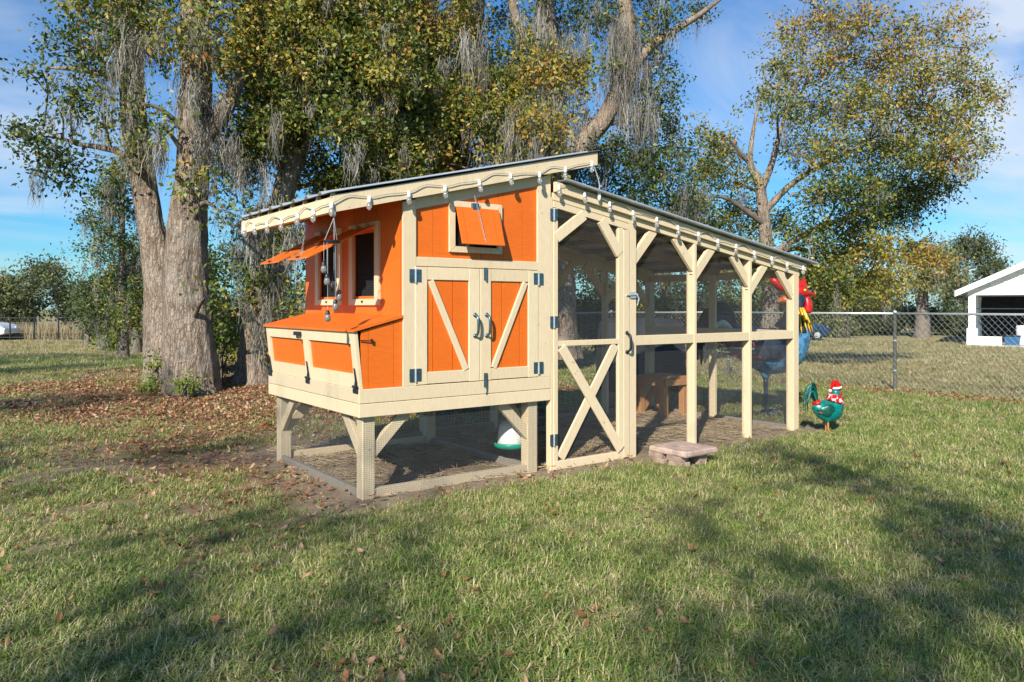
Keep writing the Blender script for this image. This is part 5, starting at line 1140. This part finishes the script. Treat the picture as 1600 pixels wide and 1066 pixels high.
for i, u in enumerate((880, 930, 985, 1040, 1095, 1150, 1200)):
    shrub('green understorey bush beyond the chain link fence behind the run', u, 22 + 1.2 * (i % 3), 2.2, 1.9, .25, 340 + i, 'leaf', .1, .7, 'bushes beyond the fence behind the run')
sp = ground_at(164, 15.5); T = Tree('sapling', 'thin pale sapling stem standing alone on the lawn past the oak', sp, None, 'leaf', .06, 'bark_far', 360)
T.trunk([sp - np.array([0, 0, .1]), sp + np.array([.01, 0, .35]), sp + np.array([-.02, .02, .72])], [.018, .013, .006], 8, .05, name='stem'); T.blob(sp + np.array([-.02, .02, .66]), .12, .25, .35, limb=False, clump=8); T.finish()
# tall dry grass beyond the field fence
dgm = leafmat('dry grass stems', [(0, (.22, .17, .09)), (1, (.46, .37, .22))], .2)
n = 34000; D = rng.uniform(47.5, 57, n); L_ = rng.uniform(-46, -14, n); x = CV[0] + FV[0] * D + RV[0] * L_; y = CV[1] + FV[1] * D + RV[1] * L_; z = terrain(x, y)
k = fbm(x * .25, y * .25, 3) > .38; x, y, z = x[k], y[k], z[k]; n = len(x); h = rng.uniform(.25, 1.0, n) * (.5 + fbm(x * .6, y * .6, 3)); a = rng.uniform(0, 6.28, n); wd = .022
V = np.stack([np.stack([x - wd * np.cos(a), y - wd * np.sin(a), z], 1), np.stack([x + wd * np.cos(a), y + wd * np.sin(a), z], 1), np.stack([x + rng.normal(0, .2, n), y + rng.normal(0, .2, n), z + h], 1)], 1).reshape(-1, 3)
o = npmesh('dry_grass', V, np.arange(3 * n).reshape(-1, 3), dgm, None, {'tint': ('FACE', rng.random(n))}); tag(o, 'tall straw-coloured dry grass along the far field edge', 'grass', None, 'stuff')

# hanging chime on the oak
hc = at(370, 404, 10.6); oc = thing('wind_chime', 'thin tube wind chime hanging from an oak branch', 'wind chime', hc)
MB().lathe([(.01, .01), (.10, .004), (.10, -.012), (.01, -.016)], hc, 18).build('disc', M['black_iron'], oc)
MB().tube([hc, hc + np.array([0, 0, .45])], .003, 5).build('cord', M['black_iron'], oc)
for k in range(5): a = k * 1.257; q = hc + np.array([.07 * math.cos(a), .07 * math.sin(a), -.1]); MB().tube([q, q - np.array([0, 0, .42 + .07 * k])], .0045, 8).tube([q, q + np.array([0, 0, .1])], .0015, 4).build('tube', M['hinge'], oc)
MB().tube([hc, hc - np.array([0, 0, .9])], .002, 4).prism([hc + np.array([-.03, 0, -.9]), hc + np.array([.03, 0, -.9]), hc + np.array([0, 0, -1.0])], (0, .006, 0)).build('sail', M['black_iron'], oc)

# ------------------------------------------------------------------ trees behind the photographer; their shade falls on the lawn
def shade_tree(name, label, base, spots, seed, H0):
    b = np.array([base[0], base[1], 0.]); T = Tree(name, label, b, 'trees behind the open lawn', 'leaf', .11, 'bark_far', seed, 2.2); T.lmax = .035
    T.trunk([b - np.array([0, 0, .2]), b + np.array([.1, .1, H0 * .3]), b + np.array([0, .2, H0 * .65]), b + np.array([.1, 0, H0])], [.42, .33, .26, .16], 20, .08, .5)
    for (gx_, gy_), h, R_, d in spots:
        c = np.array([gx_, gy_, 0]) + SUN / SUN[2] * h; T.blob(c, R_ * 1.4, .35, d * .62, 0)
    T.finish()
G_ = lambda u, v: onz(u, v, 0)[:2]
S1 = [(G_(1195, 708), 6.8, .30, .8), (G_(1255, 722), 6.9, .34, .8), (G_(1330, 752), 7.0, .32, .9), (G_(1400, 780), 7.1, .34, .9), (G_(1480, 812), 7.2, .34, .9), (G_(1560, 840), 7.2, .36, .9), (G_(1640, 880), 7.4, .45, .9), (G_(1760, 920), 7.5, .6, .9),
      (G_(1060, 800), 7.0, .38, .3), (G_(1130, 850), 7.4, .42, .34), (G_(1220, 900), 7.2, .42, .36), (G_(1300, 960), 7.6, .40, .36), (G_(1150, 960), 7.3, .42, .34), (G_(1420, 940), 7.5, .40, .55), (G_(1540, 930), 7.5, .40, .6), (G_(1240, 1030), 7.6, .38, .5), (G_(1400, 1050), 7.8, .45, .5), (G_(1050, 1040), 7.4, .35, .35), (G_(1180, 1180), 7.6, .5, .5), (G_(1500, 1150), 7.6, .5, .6)]
shade_tree('shade_tree', 'broad oak standing behind the photographer, shading the lawn before the run', (-7.5, -12.0), S1, 501, 7.5)
S2 = [(G_(330, 820), 7.4, .40, .42), (G_(450, 812), 7.2, .42, .5), (G_(560, 830), 7.0, .40, .45), (G_(660, 850), 7.2, .34, .3), (G_(180, 850), 7.4, .36, .35), (G_(390, 1010), 7.6, .38, .55), (G_(250, 1040), 7.4, .40, .6), (G_(520, 1030), 7.6, .36, .4), (G_(80, 1030), 7.8, .4, .5), (G_(330, 900), 7.4, .34, .25), (G_(700, 960), 7.0, .32, .2), (G_(300, 1160), 7.6, .5, .6), (G_(620, 1120), 7.6, .4, .4), (G_(60, 900), 7.6, .34, .4),
      (G_(395, 695), 7.8, .42, .75), (G_(300, 700), 7.8, .38, .7), (G_(210, 712), 7.8, .36, .6), (G_(30, 695), 7.8, .40, .7), (G_(20, 770), 7.6, .36, .6), (G_(-60, 730), 7.8, .45, .7)]
shade_tree('shade_tree', 'tall oak behind the photographer shading the sandy lawn by the nest box', (-14.0, -13.0), S2, 502, 8.0)
S3 = [(G_(60, 634), 8.0, .55, .9), (G_(150, 628), 8.0, .5, .8), (G_(-60, 642), 8.0, .6, .9), (G_(250, 622), 8.0, .4, .6), (G_(60, 578), 8.4, .8, .9), (G_(140, 570), 8.2, .8, .9), (G_(0, 566), 8.8, .9, .9), (G_(170, 556), 9.0, 1.0, .9), (G_(60, 554), 9.0, 1.0, .9), (G_(-40, 585), 8.6, .8, .8), (G_(110, 545), 10, 1.3, .9), (G_(20, 543), 10, 1.3, .9), (G_(195, 585), 8.4, .7, .8)]
shade_tree('shade_tree', 'tree out on the lawn past the frame whose shade streaks the far grass', (-16.0, 3.5), S3, 503, 8.5)
